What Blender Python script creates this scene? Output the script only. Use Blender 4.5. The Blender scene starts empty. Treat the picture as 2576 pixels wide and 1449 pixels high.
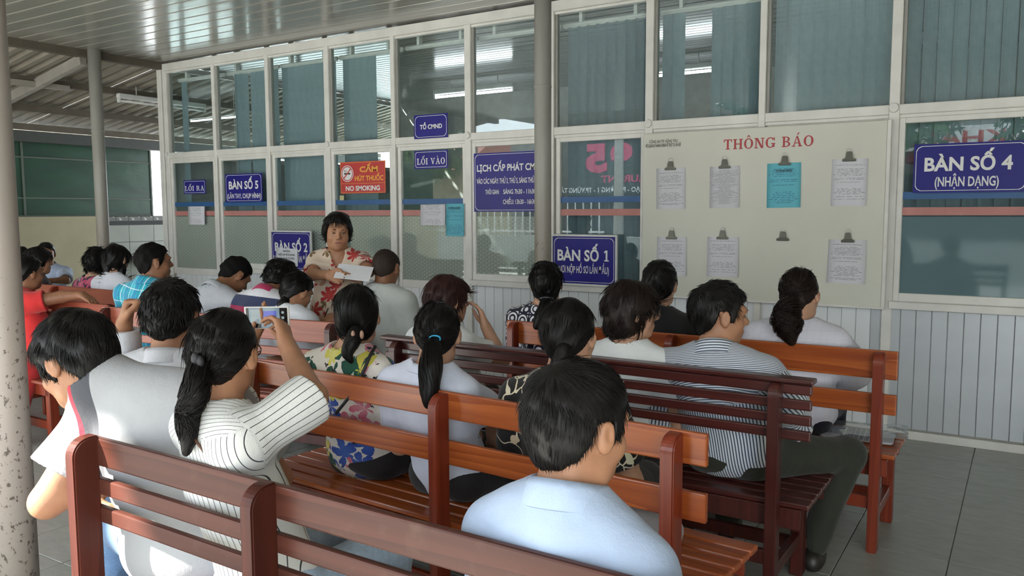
import bpy, bmesh, math, random
import numpy as np
from mathutils import Vector, Matrix
random.seed(7); np.random.seed(7)
SC = bpy.context.scene
COL = SC.collection
PI = math.pi

# ------------------------------------------------------------------ camera
FPX = 2051.3
YAW, PIT, ROL = math.radians(32.338), math.radians(5.3697), math.radians(-0.2147)
CAMH = 1.488
WALLY = 5.797
_F = Vector((-math.sin(YAW)*math.cos(PIT), math.cos(YAW)*math.cos(PIT), -math.sin(PIT)))
_R = Vector((math.cos(YAW), math.sin(YAW), 0)); _U = _R.cross(_F)
_XC = _R*math.cos(ROL)+_U*math.sin(ROL); _YC = _R*(-math.sin(ROL))+_U*math.cos(ROL)
cam_d = bpy.data.cameras.new('camera'); cam = bpy.data.objects.new('camera', cam_d); COL.objects.link(cam)
cam_d.sensor_width = 36.0; cam_d.lens = 36.0*FPX/2576.0; cam_d.clip_start = 0.05; cam_d.clip_end = 300
_m = Matrix((_XC, _YC, -_F)).transposed().to_4x4(); _m.translation = (0, 0, CAMH); cam.matrix_world = _m
SC.camera = cam
def at(u, v, t):
    """a point at depth t (metres along the view axis) seen at pixel u, v"""
    return Vector((0, 0, CAMH))+(_F+_XC*((u-1288)/FPX)+_YC*(-(v-724.5)/FPX))*t

# ------------------------------------------------------------------ light
world = bpy.data.worlds.new('sky'); SC.world = world; world.use_nodes = True
wn = world.node_tree.nodes; wl = world.node_tree.links
wn['Background'].inputs[0].default_value = (0.86, 0.93, 1.0, 1); wn['Background'].inputs[1].default_value = 4.2
sun_d = bpy.data.lights.new('sun', 'SUN'); sun_d.energy = 13.0; sun_d.angle = math.radians(1.2); sun_d.color = (1, .95, .86)
sun = bpy.data.objects.new('sun', sun_d); COL.objects.link(sun)
sun.rotation_euler = Vector((-.50, -.60, .60)).to_track_quat('Z', 'Y').to_euler()
SC.view_settings.view_transform = 'Standard'; SC.view_settings.look = 'None'
SC.view_settings.exposure = 1.2; SC.view_settings.gamma = 1.0; SC.view_settings.use_curve_mapping = False

# ------------------------------------------------------------------ materials
MATS = {}
def new_mat(name):
    m = bpy.data.materials.new(name); m.use_nodes = True
    nt = m.node_tree; b = nt.nodes['Principled BSDF']
    MATS[name] = m
    return m, nt, b
def N(nt, typ, **kw):
    n = nt.nodes.new(typ)
    for k, v in kw.items():
        if k.startswith('_'): setattr(n, k[1:], v)
        else: n.inputs[k].default_value = v
    return n
def ramp(nt, fac, stops, interp='LINEAR'):
    r = nt.nodes.new('ShaderNodeValToRGB'); cr = r.color_ramp; cr.interpolation = interp
    while len(cr.elements) < len(stops): cr.elements.new(0.5)
    for e, (p, c) in zip(cr.elements, stops):
        e.position = p; e.color = (c[0], c[1], c[2], 1)
    nt.links.new(fac, r.inputs[0]); return r.outputs[0]
def math_n(nt, op, a, b=None, c=None):
    n = nt.nodes.new('ShaderNodeMath'); n.operation = op
    for i, x in enumerate((a, b, c)):
        if x is None: continue
        if isinstance(x, (int, float)): n.inputs[i].default_value = x
        else: nt.links.new(x, n.inputs[i])
    return n.outputs[0]
def mixc(nt, fac, a, b, blend='MIX'):
    n = nt.nodes.new('ShaderNodeMix'); n.data_type = 'RGBA'; n.blend_type = blend
    for i, x in ((0, fac), (6, a), (7, b)):
        if isinstance(x, (int, float)): n.inputs[i].default_value = x
        elif isinstance(x, tuple): n.inputs[i].default_value = (x[0], x[1], x[2], 1)
        else: nt.links.new(x, n.inputs[i])
    return n.outputs[2]
def objco(nt, scale=(1, 1, 1), rot=(0, 0, 0), src='Object'):
    t = nt.nodes.new('ShaderNodeTexCoord'); mp = nt.nodes.new('ShaderNodeMapping')
    mp.inputs['Scale'].default_value = scale; mp.inputs['Rotation'].default_value = rot
    nt.links.new(t.outputs[src], mp.inputs[0]); return mp.outputs[0]
def noise(nt, vec, scale, detail=3, rough=.5, out='Fac'):
    n = N(nt, 'ShaderNodeTexNoise', Scale=scale, Detail=detail, Roughness=rough)
    if vec is not None: nt.links.new(vec, n.inputs['Vector'])
    return n.outputs[out]
def bump(nt, b, h, strength=.2, dist=.01):
    n = N(nt, 'ShaderNodeBump', Strength=strength, Distance=dist); nt.links.new(h, n.inputs['Height'])
    nt.links.new(n.outputs[0], b.inputs['Normal'])
def plain(name, col, rough=.5, metal=0.0, var=.06, scale=8, spec=.5, bmp=0):
    m, nt, b = new_mat(name)
    v = objco(nt)
    n = noise(nt, v, scale, 4)
    c2 = tuple(max(0, x*(1-2*var)) for x in col); c1 = tuple(min(1, x*(1+var)) for x in col)
    nt.links.new(ramp(nt, n, [(.3, c2), (.7, c1)]), b.inputs['Base Color'])
    b.inputs['Roughness'].default_value = rough; b.inputs['Metallic'].default_value = metal
    b.inputs['Specular IOR Level'].default_value = spec
    if bmp: bump(nt, b, noise(nt, v, scale*12, 2), bmp, .002)
    return m
def wood(name, dark, light, rough=.3, worn=0.0, coat=.12, axis='x', spec=.4):
    m, nt, b = new_mat(name)
    k = {'x': (.7, 16, 16), 'z': (16, 16, .7)}[axis]
    v = objco(nt, k)
    oi = nt.nodes.new('ShaderNodeObjectInfo')
    add = N(nt, 'ShaderNodeVectorMath', _operation='ADD'); nt.links.new(v, add.inputs[0])
    sc = N(nt, 'ShaderNodeVectorMath', _operation='SCALE'); sc.inputs['Scale'].default_value = 40
    nt.links.new(oi.outputs['Random'], sc.inputs[0]); nt.links.new(sc.outputs[0], add.inputs[1])
    n0 = noise(nt, add.outputs[0], .45, 2, .4)
    n1 = noise(nt, add.outputs[0], 2.2, 6, .65)
    ring = math_n(nt, 'FRACT', math_n(nt, 'MULTIPLY', n0, 9))
    f = math_n(nt, 'ADD', math_n(nt, 'MULTIPLY', n1, .68), math_n(nt, 'MULTIPLY', ring, .32))
    mid = tuple((a+c)/2 for a, c in zip(dark, light))
    c = ramp(nt, f, [(.22, dark), (.48, mid), (.75, light)])
    if worn:
        wn_ = noise(nt, objco(nt, (1, 1, 1)), 9, 6, .7)
        c = mixc(nt, ramp(nt, wn_, [(.55, (0, 0, 0)), (.78, (worn, worn, worn))]), c, (.16, .10, .07))
    nt.links.new(c, b.inputs['Base Color'])
    b.inputs['Roughness'].default_value = rough; b.inputs['Coat Weight'].default_value = coat; b.inputs['Coat Roughness'].default_value = .15
    b.inputs['Specular IOR Level'].default_value = spec
    bump(nt, b, f, .05, .002)
    return m

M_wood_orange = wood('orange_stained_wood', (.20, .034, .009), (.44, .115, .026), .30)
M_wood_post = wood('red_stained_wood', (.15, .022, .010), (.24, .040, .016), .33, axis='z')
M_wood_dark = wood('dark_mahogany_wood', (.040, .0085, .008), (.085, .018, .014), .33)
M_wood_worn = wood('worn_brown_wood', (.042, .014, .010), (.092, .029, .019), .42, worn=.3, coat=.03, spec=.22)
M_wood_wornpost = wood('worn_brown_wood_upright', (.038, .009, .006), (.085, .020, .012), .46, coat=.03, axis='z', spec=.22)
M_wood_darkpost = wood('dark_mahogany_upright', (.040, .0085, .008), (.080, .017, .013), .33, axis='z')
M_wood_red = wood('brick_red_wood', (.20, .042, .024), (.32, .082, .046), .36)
M_alu = plain('aluminium_frame', (.74, .73, .69), .38, .05, .05, 6)
M_alu_dark = plain('aluminium_reveal', (.34, .34, .31), .45, .2, .05, 6)
M_panel = plain('brushed_aluminium_panel', (.56, .59, .62), .38, .35, .05, 3)
M_panel_white = plain('white_aluminium_panel', (.76, .79, .82), .4, .05, .03, 3)
M_dark = plain('dark_joint', (.05, .05, .05), .8)
M_blind = plain('blue_grey_blind_fabric', (.26, .335, .375), .85, 0, .04, 20)
M_white = plain('white_plastic', (.72, .72, .70), .4)
M_intwall = plain('interior_wall_paint', (.42, .44, .42), .8)
M_intdark = plain('interior_dark', (.10, .11, .11), .8)
M_blue = plain('sign_blue', (.020, .017, .22), .30, 0, .05, 5, .3)
M_signwhite = plain('sign_white', (.80, .80, .80), .35, 0, .02)
M_signred = plain('sign_red', (.55, .045, .045), .3)
M_signyellow = plain('sign_yellow', (.85, .42, .06), .35, 0, .02)
M_black = plain('black_ink', (.015, .015, .018), .6)
M_redink = plain('red_lettering', (.42, .045, .05), .5, 0, .04, 30)
M_board = plain('cream_board', (.65, .65, .57), .45, 0, .025, 2)
M_steel = plain('dark_steel_clip', (.13, .13, .11), .35, .8)
M_beam = plain('brown_painted_beam', (.115, .095, .072), .7, 0, .1, 6)
M_brace = plain('pale_grey_steel', (.30, .275, .245), .6, 0, .08, 6)
M_tarp_pole = plain('tarp_frame', (.10, .12, .10), .6)

def m_pole(name, top, low, rustz, amt):
    m, nt, b = new_mat(name)
    v = objco(nt); n = noise(nt, objco(nt, (1, 1, .75)), 48, 6, .72)
    g = N(nt, 'ShaderNodeSeparateXYZ'); nt.links.new(v, g.inputs[0])
    base = ramp(nt, noise(nt, objco(nt, (3, 3, .5)), 4, 4), [(.3, tuple(x*.82 for x in top)), (.7, top)])
    lowm = math_n(nt, 'SUBTRACT', 1, math_n(nt, 'SMOOTHSTEP', g.outputs[2], rustz-.5, rustz+.5)) if False else None
    mr = N(nt, 'ShaderNodeMapRange'); mr.inputs['From Min'].default_value = rustz+.45; mr.inputs['From Max'].default_value = rustz-.35
    nt.links.new(g.outputs[2], mr.inputs['Value'])
    base = mixc(nt, math_n(nt, 'MULTIPLY', mr.outputs[0], .75), base, low)
    th = math_n(nt, 'SUBTRACT', .74, math_n(nt, 'MULTIPLY', mr.outputs[0], amt))
    spots = math_n(nt, 'GREATER_THAN', n, th)
    nt.links.new(mixc(nt, math_n(nt, 'MULTIPLY', spots, .85), base, (.045, .028, .018)), b.inputs['Base Color'])
    b.inputs['Roughness'].default_value = .45
    bump(nt, b, n, .15, .003)
    return m
M_pole = m_pole('weathered_grey_pole', (.33, .32, .29), (.25, .20, .15), 1.35, .17)
M_pole_near = m_pole('flaking_grey_pole', (.34, .30, .27), (.33, .28, .24), 1.3, .15)

def m_glass(name, tint=(.90, .945, .94), rough=0.0, haze=0.0, hazecol=(.4, .45, .42), pattern=False):
    m = bpy.data.materials.new(name); m.use_nodes = True; MATS[name] = m
    nt = m.node_tree; nt.nodes.remove(nt.nodes['Principled BSDF']); out = nt.nodes['Material Output']
    tr = N(nt, 'ShaderNodeBsdfTransparent'); tr.inputs[0].default_value = (*tint, 1)
    gl = N(nt, 'ShaderNodeBsdfGlossy'); gl.inputs['Roughness'].default_value = rough; gl.inputs[0].default_value = (.95, 1, .99, 1)
    base = tr.outputs[0]
    if haze:
        df = N(nt, 'ShaderNodeBsdfDiffuse'); df.inputs[0].default_value = (*hazecol, 1)
        mx = N(nt, 'ShaderNodeMixShader'); nt.links.new(base, mx.inputs[1]); nt.links.new(df.outputs[0], mx.inputs[2])
        mx.inputs[0].default_value = haze
        if pattern:
            v = objco(nt, (1, 1, 1))
            s = N(nt, 'ShaderNodeSeparateXYZ'); nt.links.new(v, s.inputs[0])
            def stripes(cx, cz, freq):
                e = math_n(nt, 'ADD', math_n(nt, 'MULTIPLY', s.outputs[0], cx), math_n(nt, 'MULTIPLY', s.outputs[2], cz))
                return math_n(nt, 'GREATER_THAN', math_n(nt, 'FRACT', math_n(nt, 'MULTIPLY', e, freq)), .72)
            p = math_n(nt, 'MAXIMUM', math_n(nt, 'MAXIMUM', stripes(1, 0, 34), stripes(.5, .866, 34)), stripes(.5, -.866, 34))
            nt.links.new(math_n(nt, 'SUBTRACT', haze, math_n(nt, 'MULTIPLY', p, .25)), mx.inputs[0])
        base = mx.outputs[0]
    lw = N(nt, 'ShaderNodeLayerWeight'); lw.inputs['Blend'].default_value = .5
    fres = math_n(nt, 'ADD', .045, math_n(nt, 'MULTIPLY', math_n(nt, 'POWER', lw.outputs['Facing'], 5.0), .955))
    fx = N(nt, 'ShaderNodeMixShader'); nt.links.new(fres, fx.inputs[0])
    nt.links.new(base, fx.inputs[1]); nt.links.new(gl.outputs[0], fx.inputs[2])
    nt.links.new(fx.outputs[0], out.inputs[0])
    return m
M_glass = m_glass('clear_glass')
M_glass_frost = m_glass('frosted_blue_glass', (.6, .75, .78), .05, .82, (.15, .235, .26))
M_glass_low = m_glass('mesh_patterned_glass', (.75, .85, .82), .02, .60, (.56, .61, .55), True)

def m_emit(name, col, s):
    m, nt, b = new_mat(name)
    b.inputs['Base Color'].default_value = (.9, .9, .9, 1)
    b.inputs['Emission Color'].default_value = (*col, 1); b.inputs['Emission Strength'].default_value = s
    n = noise(nt, objco(nt), 4); nt.links.new(ramp(nt, n, [(0, tuple(x*.97 for x in col)), (1, col)]), b.inputs['Emission Color'])
    return m
M_tube = m_emit('fluorescent_tube', (.92, .97, 1.0), 14)

# ------------------------------------------------------------------ mesh helpers
def link(name, me, mat=None, parent=None):
    o = bpy.data.objects.new(name, me); COL.objects.link(o)
    if mat is not None and me is not None and not me.materials: me.materials.append(mat)
    if parent is not None: o.parent = parent
    return o
def empty(name, loc=(0, 0, 0), rz=0.0):
    o = bpy.data.objects.new(name, None); COL.objects.link(o); o.location = loc; o.rotation_euler = (0, 0, rz)
    o.empty_display_size = .1; return o
def tag(o, label=None, cat=None, group=None, kind=None):
    if label: o['label'] = label
    if cat: o['category'] = cat
    if group: o['group'] = group
    if kind: o['kind'] = kind
    return o
def add_box(bm, lo, hi, bev=0.0, seg=2):
    r = bmesh.ops.create_cube(bm, size=1.0); vs = r['verts']
    c = [(a+b)/2 for a, b in zip(lo, hi)]; d = [abs(b-a) for a, b in zip(lo, hi)]
    for v in vs: v.co = Vector((v.co.x*d[0]+c[0], v.co.y*d[1]+c[1], v.co.z*d[2]+c[2]))
    if bev:
        es = list({e for v in vs for e in v.link_edges})
        bmesh.ops.bevel(bm, geom=es, offset=min(bev, .45*min(d)), segments=seg, profile=.5, affect='EDGES', clamp_overlap=True)
    return vs
def fin(bm, name, mat=None, parent=None, smooth=False):
    me = bpy.data.meshes.new(name); bmesh.ops.recalc_face_normals(bm, faces=bm.faces[:]); bm.to_mesh(me); bm.free()
    if smooth:
        for p in me.polygons: p.use_smooth = True
    return link(name, me, mat, parent)
def box(name, lo, hi, mat, parent=None, bev=.003, seg=1):
    """a box whose object origin sits at its centre"""
    c = Vector([(a+b)/2 for a, b in zip(lo, hi)]); h = [abs(b-a)/2 for a, b in zip(lo, hi)]
    bm = bmesh.new(); add_box(bm, [-x for x in h], h, bev, seg)
    o = fin(bm, name, mat, parent); o.location = c; return o
def tube_mesh(pts, rad, seg=10, cap=True):
    """swept tube along points; rad number or list"""
    bm = bmesh.new(); pts = [Vector(p) for p in pts]; n = len(pts)
    rads = rad if isinstance(rad, (list, tuple)) else [rad]*n
    rings = []; up = Vector((0, 0, 1))
    t0 = (pts[1]-pts[0]).normalized()
    a = up.cross(t0)
    if a.length < 1e-3: a = Vector((1, 0, 0))
    a.normalize()
    for i, p in enumerate(pts):
        t = (pts[min(i+1, n-1)]-pts[max(i-1, 0)]).normalized()
        a = (a-t*a.dot(t)); a.normalize(); b_ = t.cross(a)
        rings.append([bm.verts.new(p+(a*math.cos(2*PI*k/seg)+b_*math.sin(2*PI*k/seg))*rads[i]) for k in range(seg)])
    for i in range(n-1):
        for k in range(seg):
            bm.faces.new((rings[i][k], rings[i][(k+1) % seg], rings[i+1][(k+1) % seg], rings[i+1][k]))
    if cap:
        bm.faces.new(rings[0][::-1]); bm.faces.new(rings[-1])
    return bm
def tube(name, pts, rad, mat, parent=None, seg=10):
    return fin(tube_mesh(pts, rad, seg), name, mat, parent, True)

# ------------------------------------------------------------------ lettering
_fontcache = {}
def _text_raw(s, off):
    key = (s, off)
    if key in _fontcache: return _fontcache[key]
    cu = bpy.data.curves.new('txt', 'FONT'); cu.body = s; cu.size = 1; cu.offset = off; cu.resolution_u = 3; cu.fill_mode = 'FRONT'
    o = bpy.data.objects.new('txt', cu); COL.objects.link(o)
    dg = bpy.context.evaluated_depsgraph_get(); dg.update()
    me = o.evaluated_get(dg).to_mesh()
    vs = np.array([v.co[:] for v in me.vertices]); fs = [tuple(p.vertices) for p in me.polygons]
    o.evaluated_get(dg).to_mesh_clear()
    bpy.data.objects.remove(o); bpy.data.curves.remove(cu)
    _fontcache[key] = (vs, fs); return vs, fs
def lettering(name, s, x0, x1, z0, z1, y, mat, parent, off=.02, mirror=False):
    """text filling x0..x1 with capitals from z0 to z1, facing -Y, in the parent's frame"""
    vs, fs = _text_raw(s, off)
    cap, _ = _text_raw('H', off); ch = cap[:, 1].max()
    w0, w1 = vs[:, 0].min(), vs[:, 0].max()
    P = np.zeros_like(vs)
    P[:, 0] = x0+(vs[:, 0]-w0)/(w1-w0)*(x1-x0)
    P[:, 2] = z0+vs[:, 1]/ch*(z1-z0); P[:, 1] = y
    me = bpy.data.meshes.new(name); me.from_pydata([tuple(p) for p in P], [], fs)
    return link(name, me, mat, parent)

# slab-serif capitals, drawn as strokes on a 10 x 14 grid
def _ell(cx, cy, rx, ry, w, a0=0, a1=360, n=28):
    out = []
    for i in range(n):
        a, b = math.radians(a0+(a1-a0)*i/n), math.radians(a0+(a1-a0)*(i+1)/n)
        def pt(t, s): return (cx+(rx-s*w*(.5+.5*abs(math.cos(t))))*math.cos(t), cy+(ry-s*w*(.45+.1*abs(math.cos(t))))*math.sin(t))
        out.append([pt(a, 0), pt(b, 0), pt(b, 1), pt(a, 1)])
    return out
def _r(x0, y0, x1, y1): return [[(x0, y0), (x1, y0), (x1, y1), (x0, y1)]]
def _q(*p): return [list(p)]
SERIF = {
 'T': (11, _r(4.2, 0, 6.8, 14)+_r(2.6, 0, 8.4, 1.2)+_r(0, 12.7, 11, 14)+_r(0, 10, 1.2, 14)+_r(9.8, 10, 11, 14)),
 'H': (13, _r(1.4, 0, 4, 14)+_r(9, 0, 11.6, 14)+_r(4, 6.4, 9, 7.7)+_r(0, 0, 5.2, 1.2)+_r(7.8, 0, 13, 1.2)+_r(0, 12.8, 5.2, 14)+_r(7.8, 12.8, 13, 14)),
 'O': (12, _ell(6, 7, 6, 7.2, 2.8)),
 'N': (13, _r(1.5, 0, 3, 14)+_r(10, 0, 11.5, 14)+_q((1.5, 14), (4.4, 14), (11.5, 0), (8.8, 0))+_r(0, 0, 4.6, 1.2)+_r(8.4, 12.8, 13, 14)+_r(0, 12.8, 3, 14)),
 'G': (12.5, _ell(6, 7, 6, 7.2, 2.8, 35, 335)+_r(9, .8, 11.5, 6)+_r(7, 5, 12.5, 6.2)+_r(10.4, 9.5, 11.6, 14)),
 'B': (11, _r(1.4, 0, 4, 14)+_r(0, 0, 5, 1.2)+_r(0, 12.8, 5, 14)+_ell(5, 10.4, 4.8, 3.6, 2.4, -90, 90, 14)+_ell(5, 3.8, 5.6, 3.8, 2.5, -90, 90, 14)+_r(3.5, 6.6, 5.4, 7.8)),
 'A': (13, _q((5.6, 14), (7.4, 14), (12, 0), (9.2, 0))+_q((5.6, 14), (6.6, 14), (2.8, 0), (1.4, 0))+_r(3.6, 4.2, 9, 5.4)+_r(0, 0, 4.4, 1.2)+_r(7.8, 0, 13, 1.2)),
 'L': (10.5, _r(1.4, 0, 4, 14)+_r(0, 0, 10, 1.2)+_r(0, 12.8, 5.4, 14)+_r(8.9, 0, 10, 4.5)),
 'I': (6, _r(1.7, 0, 4.3, 14)+_r(0, 0, 6, 1.2)+_r(0, 12.8, 6, 14)),
 'R': (12.5, _r(1.4, 0, 4, 14)+_r(0, 0, 5.2, 1.2)+_r(0, 12.8, 5, 14)+_ell(5, 10.2, 5, 3.8, 2.5, -90, 90, 14)+_q((4.8, 6.8), (7.4, 6.8), (12.5, 0), (9.4, 0))),
 'V': (13, _q((1.2, 14), (4, 14), (7.6, 0), (6, 0))+_q((9.8, 14), (11, 14), (7.6, 0), (6.2, 0))+_r(0, 12.8, 5.2, 14)+_r(8.4, 12.8, 13, 14)),
 '1': (8, _r(2.8, 0, 5.4, 14)+_r(.6, 0, 7.6, 1.7)+_q((2.8, 14), (.3, 12.2), (.3, 10.2), (2.8, 11.6))),
 ' ': (5, []),
}
MARK = {'^': [(-2.6, 15.2), (-1.4, 15.2), (0, 17.2), (1.4, 15.2), (2.6, 15.2), (.6, 18.6), (-.6, 18.6)], "'": [(-.4, 15.4), (.9, 15.4), (2.9, 18.6), (1, 18.6)],
        '`': [(.4, 15.4), (-.9, 15.4), (-2.9, 18.6), (-1, 18.6)], '"': [(1.6, 17.6), (2.8, 17.6), (4.6, 20.6), (2.9, 20.6)]}
def serif(name, glyphs, x0, x1, z0, z1, y, mat, parent):
    """glyphs: list of (letter, marks)"""
    polys = []; cx = 0
    for ch, mk in glyphs:
        w, ps = SERIF[ch]
        for p in ps: polys.append([(a+cx, b) for a, b in p])
        for k in mk: polys.append([(a+cx+w/2, b) for a, b in MARK[k]])
        cx += w+1.6
    cx -= 1.6; V = []; Fc = []
    for k, p in enumerate(polys):
        Fc.append(tuple(range(len(V), len(V)+len(p))))
        V += [(x0+a/cx*(x1-x0), y-.00002*(k % 7), z0+b/14*(z1-z0)) for a, b in p]
    me = bpy.data.meshes.new(name); me.from_pydata(V, [], Fc); return link(name, me, mat, parent)
def frame_line(name, x0, x1, z0, z1, y, w, notch, mat, parent):
    """thin printed border line with notched corners"""
    n = notch
    def loop(d):
        a, b, c, e = x0+d, x1-d, z0+d, z1-d
        return [(a+n, c), (b-n, c), (b-n*.35, c+n*.35), (b, c+n), (b, e-n), (b-n*.35, e-n*.35), (b-n, e), (a+n, e), (a+n*.35, e-n*.35), (a, e-n), (a, c+n), (a+n*.35, c+n*.35)]
    A, B = loop(0), loop(w); k = len(A)
    V = [(p[0], y, p[1]) for p in A]+[(p[0], y, p[1]) for p in B]
    Fc = [(i, (i+1) % k, k+(i+1) % k, k+i) for i in range(k)]
    me = bpy.data.meshes.new(name); me.from_pydata(V, [], Fc); return link(name, me, mat, parent)

# ================================================================== STRUCTURE
W = WALLY
MX = [-8.26, -7.427, -6.595, -5.771, -4.94, -4.117, -3.291, -2.463, -1.62, -.788, .04, .87, 1.70, 2.53, 3.36]
ZSILL, ZTR, ZTOP, ZCEIL = .862, 2.156, 3.085, 3.15
XR = 3.40      # right end of the hall
def share(name, me, mat, parent, loc, rot=(0, 0, 0)):
    o = bpy.data.objects.new(name, me); COL.objects.link(o)
    if mat is not None and not me.materials: me.materials.append(mat)
    o.parent = parent; o.location = loc; o.rotation_euler = rot; return o
def box_mesh(name, d, bev=.002, seg=1):
    bm = bmesh.new(); add_box(bm, [-x/2 for x in d], [x/2 for x in d], bev, seg)
    me = bpy.data.meshes.new(name); bmesh.ops.recalc_face_normals(bm, faces=bm.faces[:]); bm.to_mesh(me); bm.free(); return me

# --- floor -----------------------------------------------------------------
def m_tile(name, grout=False):
    m, nt, b = new_mat(name)
    oi = nt.nodes.new('ShaderNodeObjectInfo')
    n1 = noise(nt, objco(nt, (1.5, 5, 1), src='Object'), 5, 6, .65)
    c = ramp(nt, n1, [(.25, (.24, .25, .23)), (.55, (.33, .345, .315)), (.8, (.40, .415, .375))])
    c = mixc(nt, .35, c, ramp(nt, oi.outputs['Random'], [(0, (.29, .305, .28)), (1, (.38, .395, .36))]))
    if grout:
        br = N(nt, 'ShaderNodeTexBrick', Scale=1.0, _offset=0.0); br.inputs['Brick Width'].default_value = .4; br.inputs['Row Height'].default_value = .4
        br.inputs['Mortar Size'].default_value = .003
        mp = objco(nt); ad = N(nt, 'ShaderNodeVectorMath', _operation='ADD'); nt.links.new(mp, ad.inputs[0]); ad.inputs[1].default_value = (.222, .195, 0)
        nt.links.new(ad.outputs[0], br.inputs['Vector'])
        c = mixc(nt, br.outputs['Fac'], c, (.09, .09, .085))
    nt.links.new(c, b.inputs['Base Color'])
    nt.links.new(ramp(nt, n1, [(.2, (.42, .42, .42)), (.8, (.28, .28, .28))]), b.inputs['Roughness'])
    return m
M_tile = m_tile('grey_ceramic_tile'); M_tilefar = m_tile('grey_ceramic_tile_far', True)
M_ground = plain('concrete_yard', (.44, .43, .40), .9, 0, .1, 3)
floor = box('floor', (-12.2, -2.0, -.12), (XR, 12.5, -.008), M_tilefar, None, 0); tag(floor, 'grey tiled floor of the waiting hall', 'floor', None, 'structure')
tile_me = box_mesh('floor_tile', (.396, .396, .02), .0015)
for i in range(-13, 4):
    for j in range(-11, 1):
        x = -.222+.4*i+.2; y = 5.405+.4*j+.2
        if x < -5.4 or x > .9 or y > W: continue
        share('floor_tile', tile_me, M_tile, floor, (x-floor.location.x, y-floor.location.y, -.0095-floor.location.z))
yard = box('floor_yard', (-45, -45, -.2), (25, 25, -.121), M_ground, None, 0); tag(yard, 'concrete yard and street around the hall', 'ground', None, 'structure')

# --- back wall: partition of posts, rails, panels and panes ------------------
wall = empty('wall_back', (0, W, 0)); tag(wall, 'aluminium and glass partition wall with ribbed panels below', 'wall', None, 'structure')
def wbox(name, x0, x1, z0, z1, y0, y1, mat, parent=wall, bev=.003):
    o = box(name, (x0, y0, z0), (x1, y1, z1), mat, parent, bev); o.location.y -= 0
    return o
post_me = {}
for i, x in enumerate(MX):
    wide = .062 if i in (0, 3, 5, 7, 9) else .046
    wbox('post', x-.004, x-.004+wide, 0, ZTOP, -.035, .035, M_alu)
    wbox('post_reveal', x-.004+wide, x+.018+wide, ZSILL, ZTOP, -.012, .03, M_alu_dark)
    if i in (0, 3, 5, 7, 9):
        bm = bmesh.new(); bmesh.ops.create_cone(bm, cap_ends=True, segments=16, radius1=.032, radius2=.028, depth=.012)
        o = fin(bm, 'post_cap', M_alu, wall, False); o.rotation_euler = (PI/2, 0, 0); o.location = (x+.024, -.042, ZTR-.02)
wbox('corner_post', -8.345, -8.272, 0, ZTOP+.03, -.05, .06, M_alu)
wbox('head_rail', MX[0], XR, ZTOP-.03, ZCEIL-.015, -.045, .045, M_alu)
wbox('head_bead', MX[0], XR, ZTOP-.05, ZTOP-.03, -.02, .03, M_alu)
for i in range(len(MX)-1):
    a, b = MX[i]+.04, MX[i+1]-.004
    wbox('transom_rail', a, b, ZTR-.062, ZTR, -.03, .03, M_alu)
    wbox('transom_bead', a, b, ZTR-.085, ZTR-.062, -.018, .02, M_alu)
    if i not in (0, 4):
        wbox('sill_rail', a, b, ZSILL-.012, ZSILL+.036, -.055, .03, M_alu)
# ribbed panels under the sill
pan_me = box_mesh('wall_panel', (.0885, .02, ZSILL-.07), .003); bseg = .0905
pan_me2 = pan_me.copy(); pan_me.materials.append(M_panel); pan_me2.materials.append(M_panel_white); x = -.679-bseg*83
while x < 3.3:
    if x > -8.2: share('wall_panel', pan_me if x > -.9 else pan_me2, None, wall, (x+bseg/2, 0, (ZSILL-.07)/2+.055))
    x += bseg
wbox('panel_backing', MX[0], XR, .0, ZSILL, .012, .03, M_dark)
wbox('base_rail', MX[0], XR, .0, .055, -.03, .012, M_alu)
wbox('base_bead', MX[0], XR, .055, .066, -.018, .012, M_alu_dark)

# windows and doors: each bay's sashes and panes
M_blue_tape = plain('blue_tape', (.025, .11, .29), .4); M_pink_tape = plain('faded_red_tape', (.52, .22, .20), .5)
def pane(name, x0, x1, z0, z1, y, mat, parent):
    return box(name, (x0, y-.003, z0), (x1, y+.003, z1), mat, parent, 0)
win_n = door_n = 0
for i in range(len(MX)-1):
    a, b = MX[i]+.058, MX[i+1]-.004
    is_door = i in (0, 4)
    if is_door: door_n += 1; nm = 'door_%d' % door_n
    else: win_n += 1; nm = 'window_%d' % win_n
    o = empty(nm, (0, W, 0))
    tag(o, ('sliding glass door in bay with its own sign' if is_door else 'glazed bay of the partition')+' (bay %d from left corner)' % (i+1), 'door' if is_door else 'window', None, 'structure')
    pane('upper_pane', a, b, ZTR, ZTOP-.03, .004, M_glass, o)
    zt = ZTR-.085
    zb = .80 if is_door else ZSILL+.036
    fw = .036; y0, y1 = -.022, .016
    bot = .07 if is_door else .055
    box('sash_stile', (a, y0, zb), (a+fw, y1, zt), M_alu, o); box('sash_stile', (b-fw, y0, zb), (b, y1, zt), M_alu, o)
    box('sash_rail', (a+fw, y0, zt-.035), (b-fw, y1, zt), M_alu, o); box('sash_rail', (a+fw, y0, zb), (b-fw, y1, zb+bot), M_alu, o)
    ga, gb = a+fw, b-fw
    if i in (0, 1, 2, 3, 4, 5, 6):
        pane('clear_pane', ga, gb, 1.445, zt-.035, 0, M_glass, o)
        pane('patterned_pane', ga, gb, zb+bot, 1.445, 0, M_glass_low if i < 6 else M_glass, o)
    else:
        pane('clear_pane', ga, gb, 1.445, zt-.035, 0, M_glass, o); pane('frosted_pane', ga, gb, zb+bot, 1.445, 0, M_glass_frost, o)
    if i not in (7, 8, 5):
        box('blue_stripe', (ga, -.0065, 1.555), (gb, -.0035, 1.602), M_blue_tape, o, 0)
        box('pink_stripe', (ga, -.0065, 1.453), (gb, -.0035, 1.504), M_pink_tape, o, 0)

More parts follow.
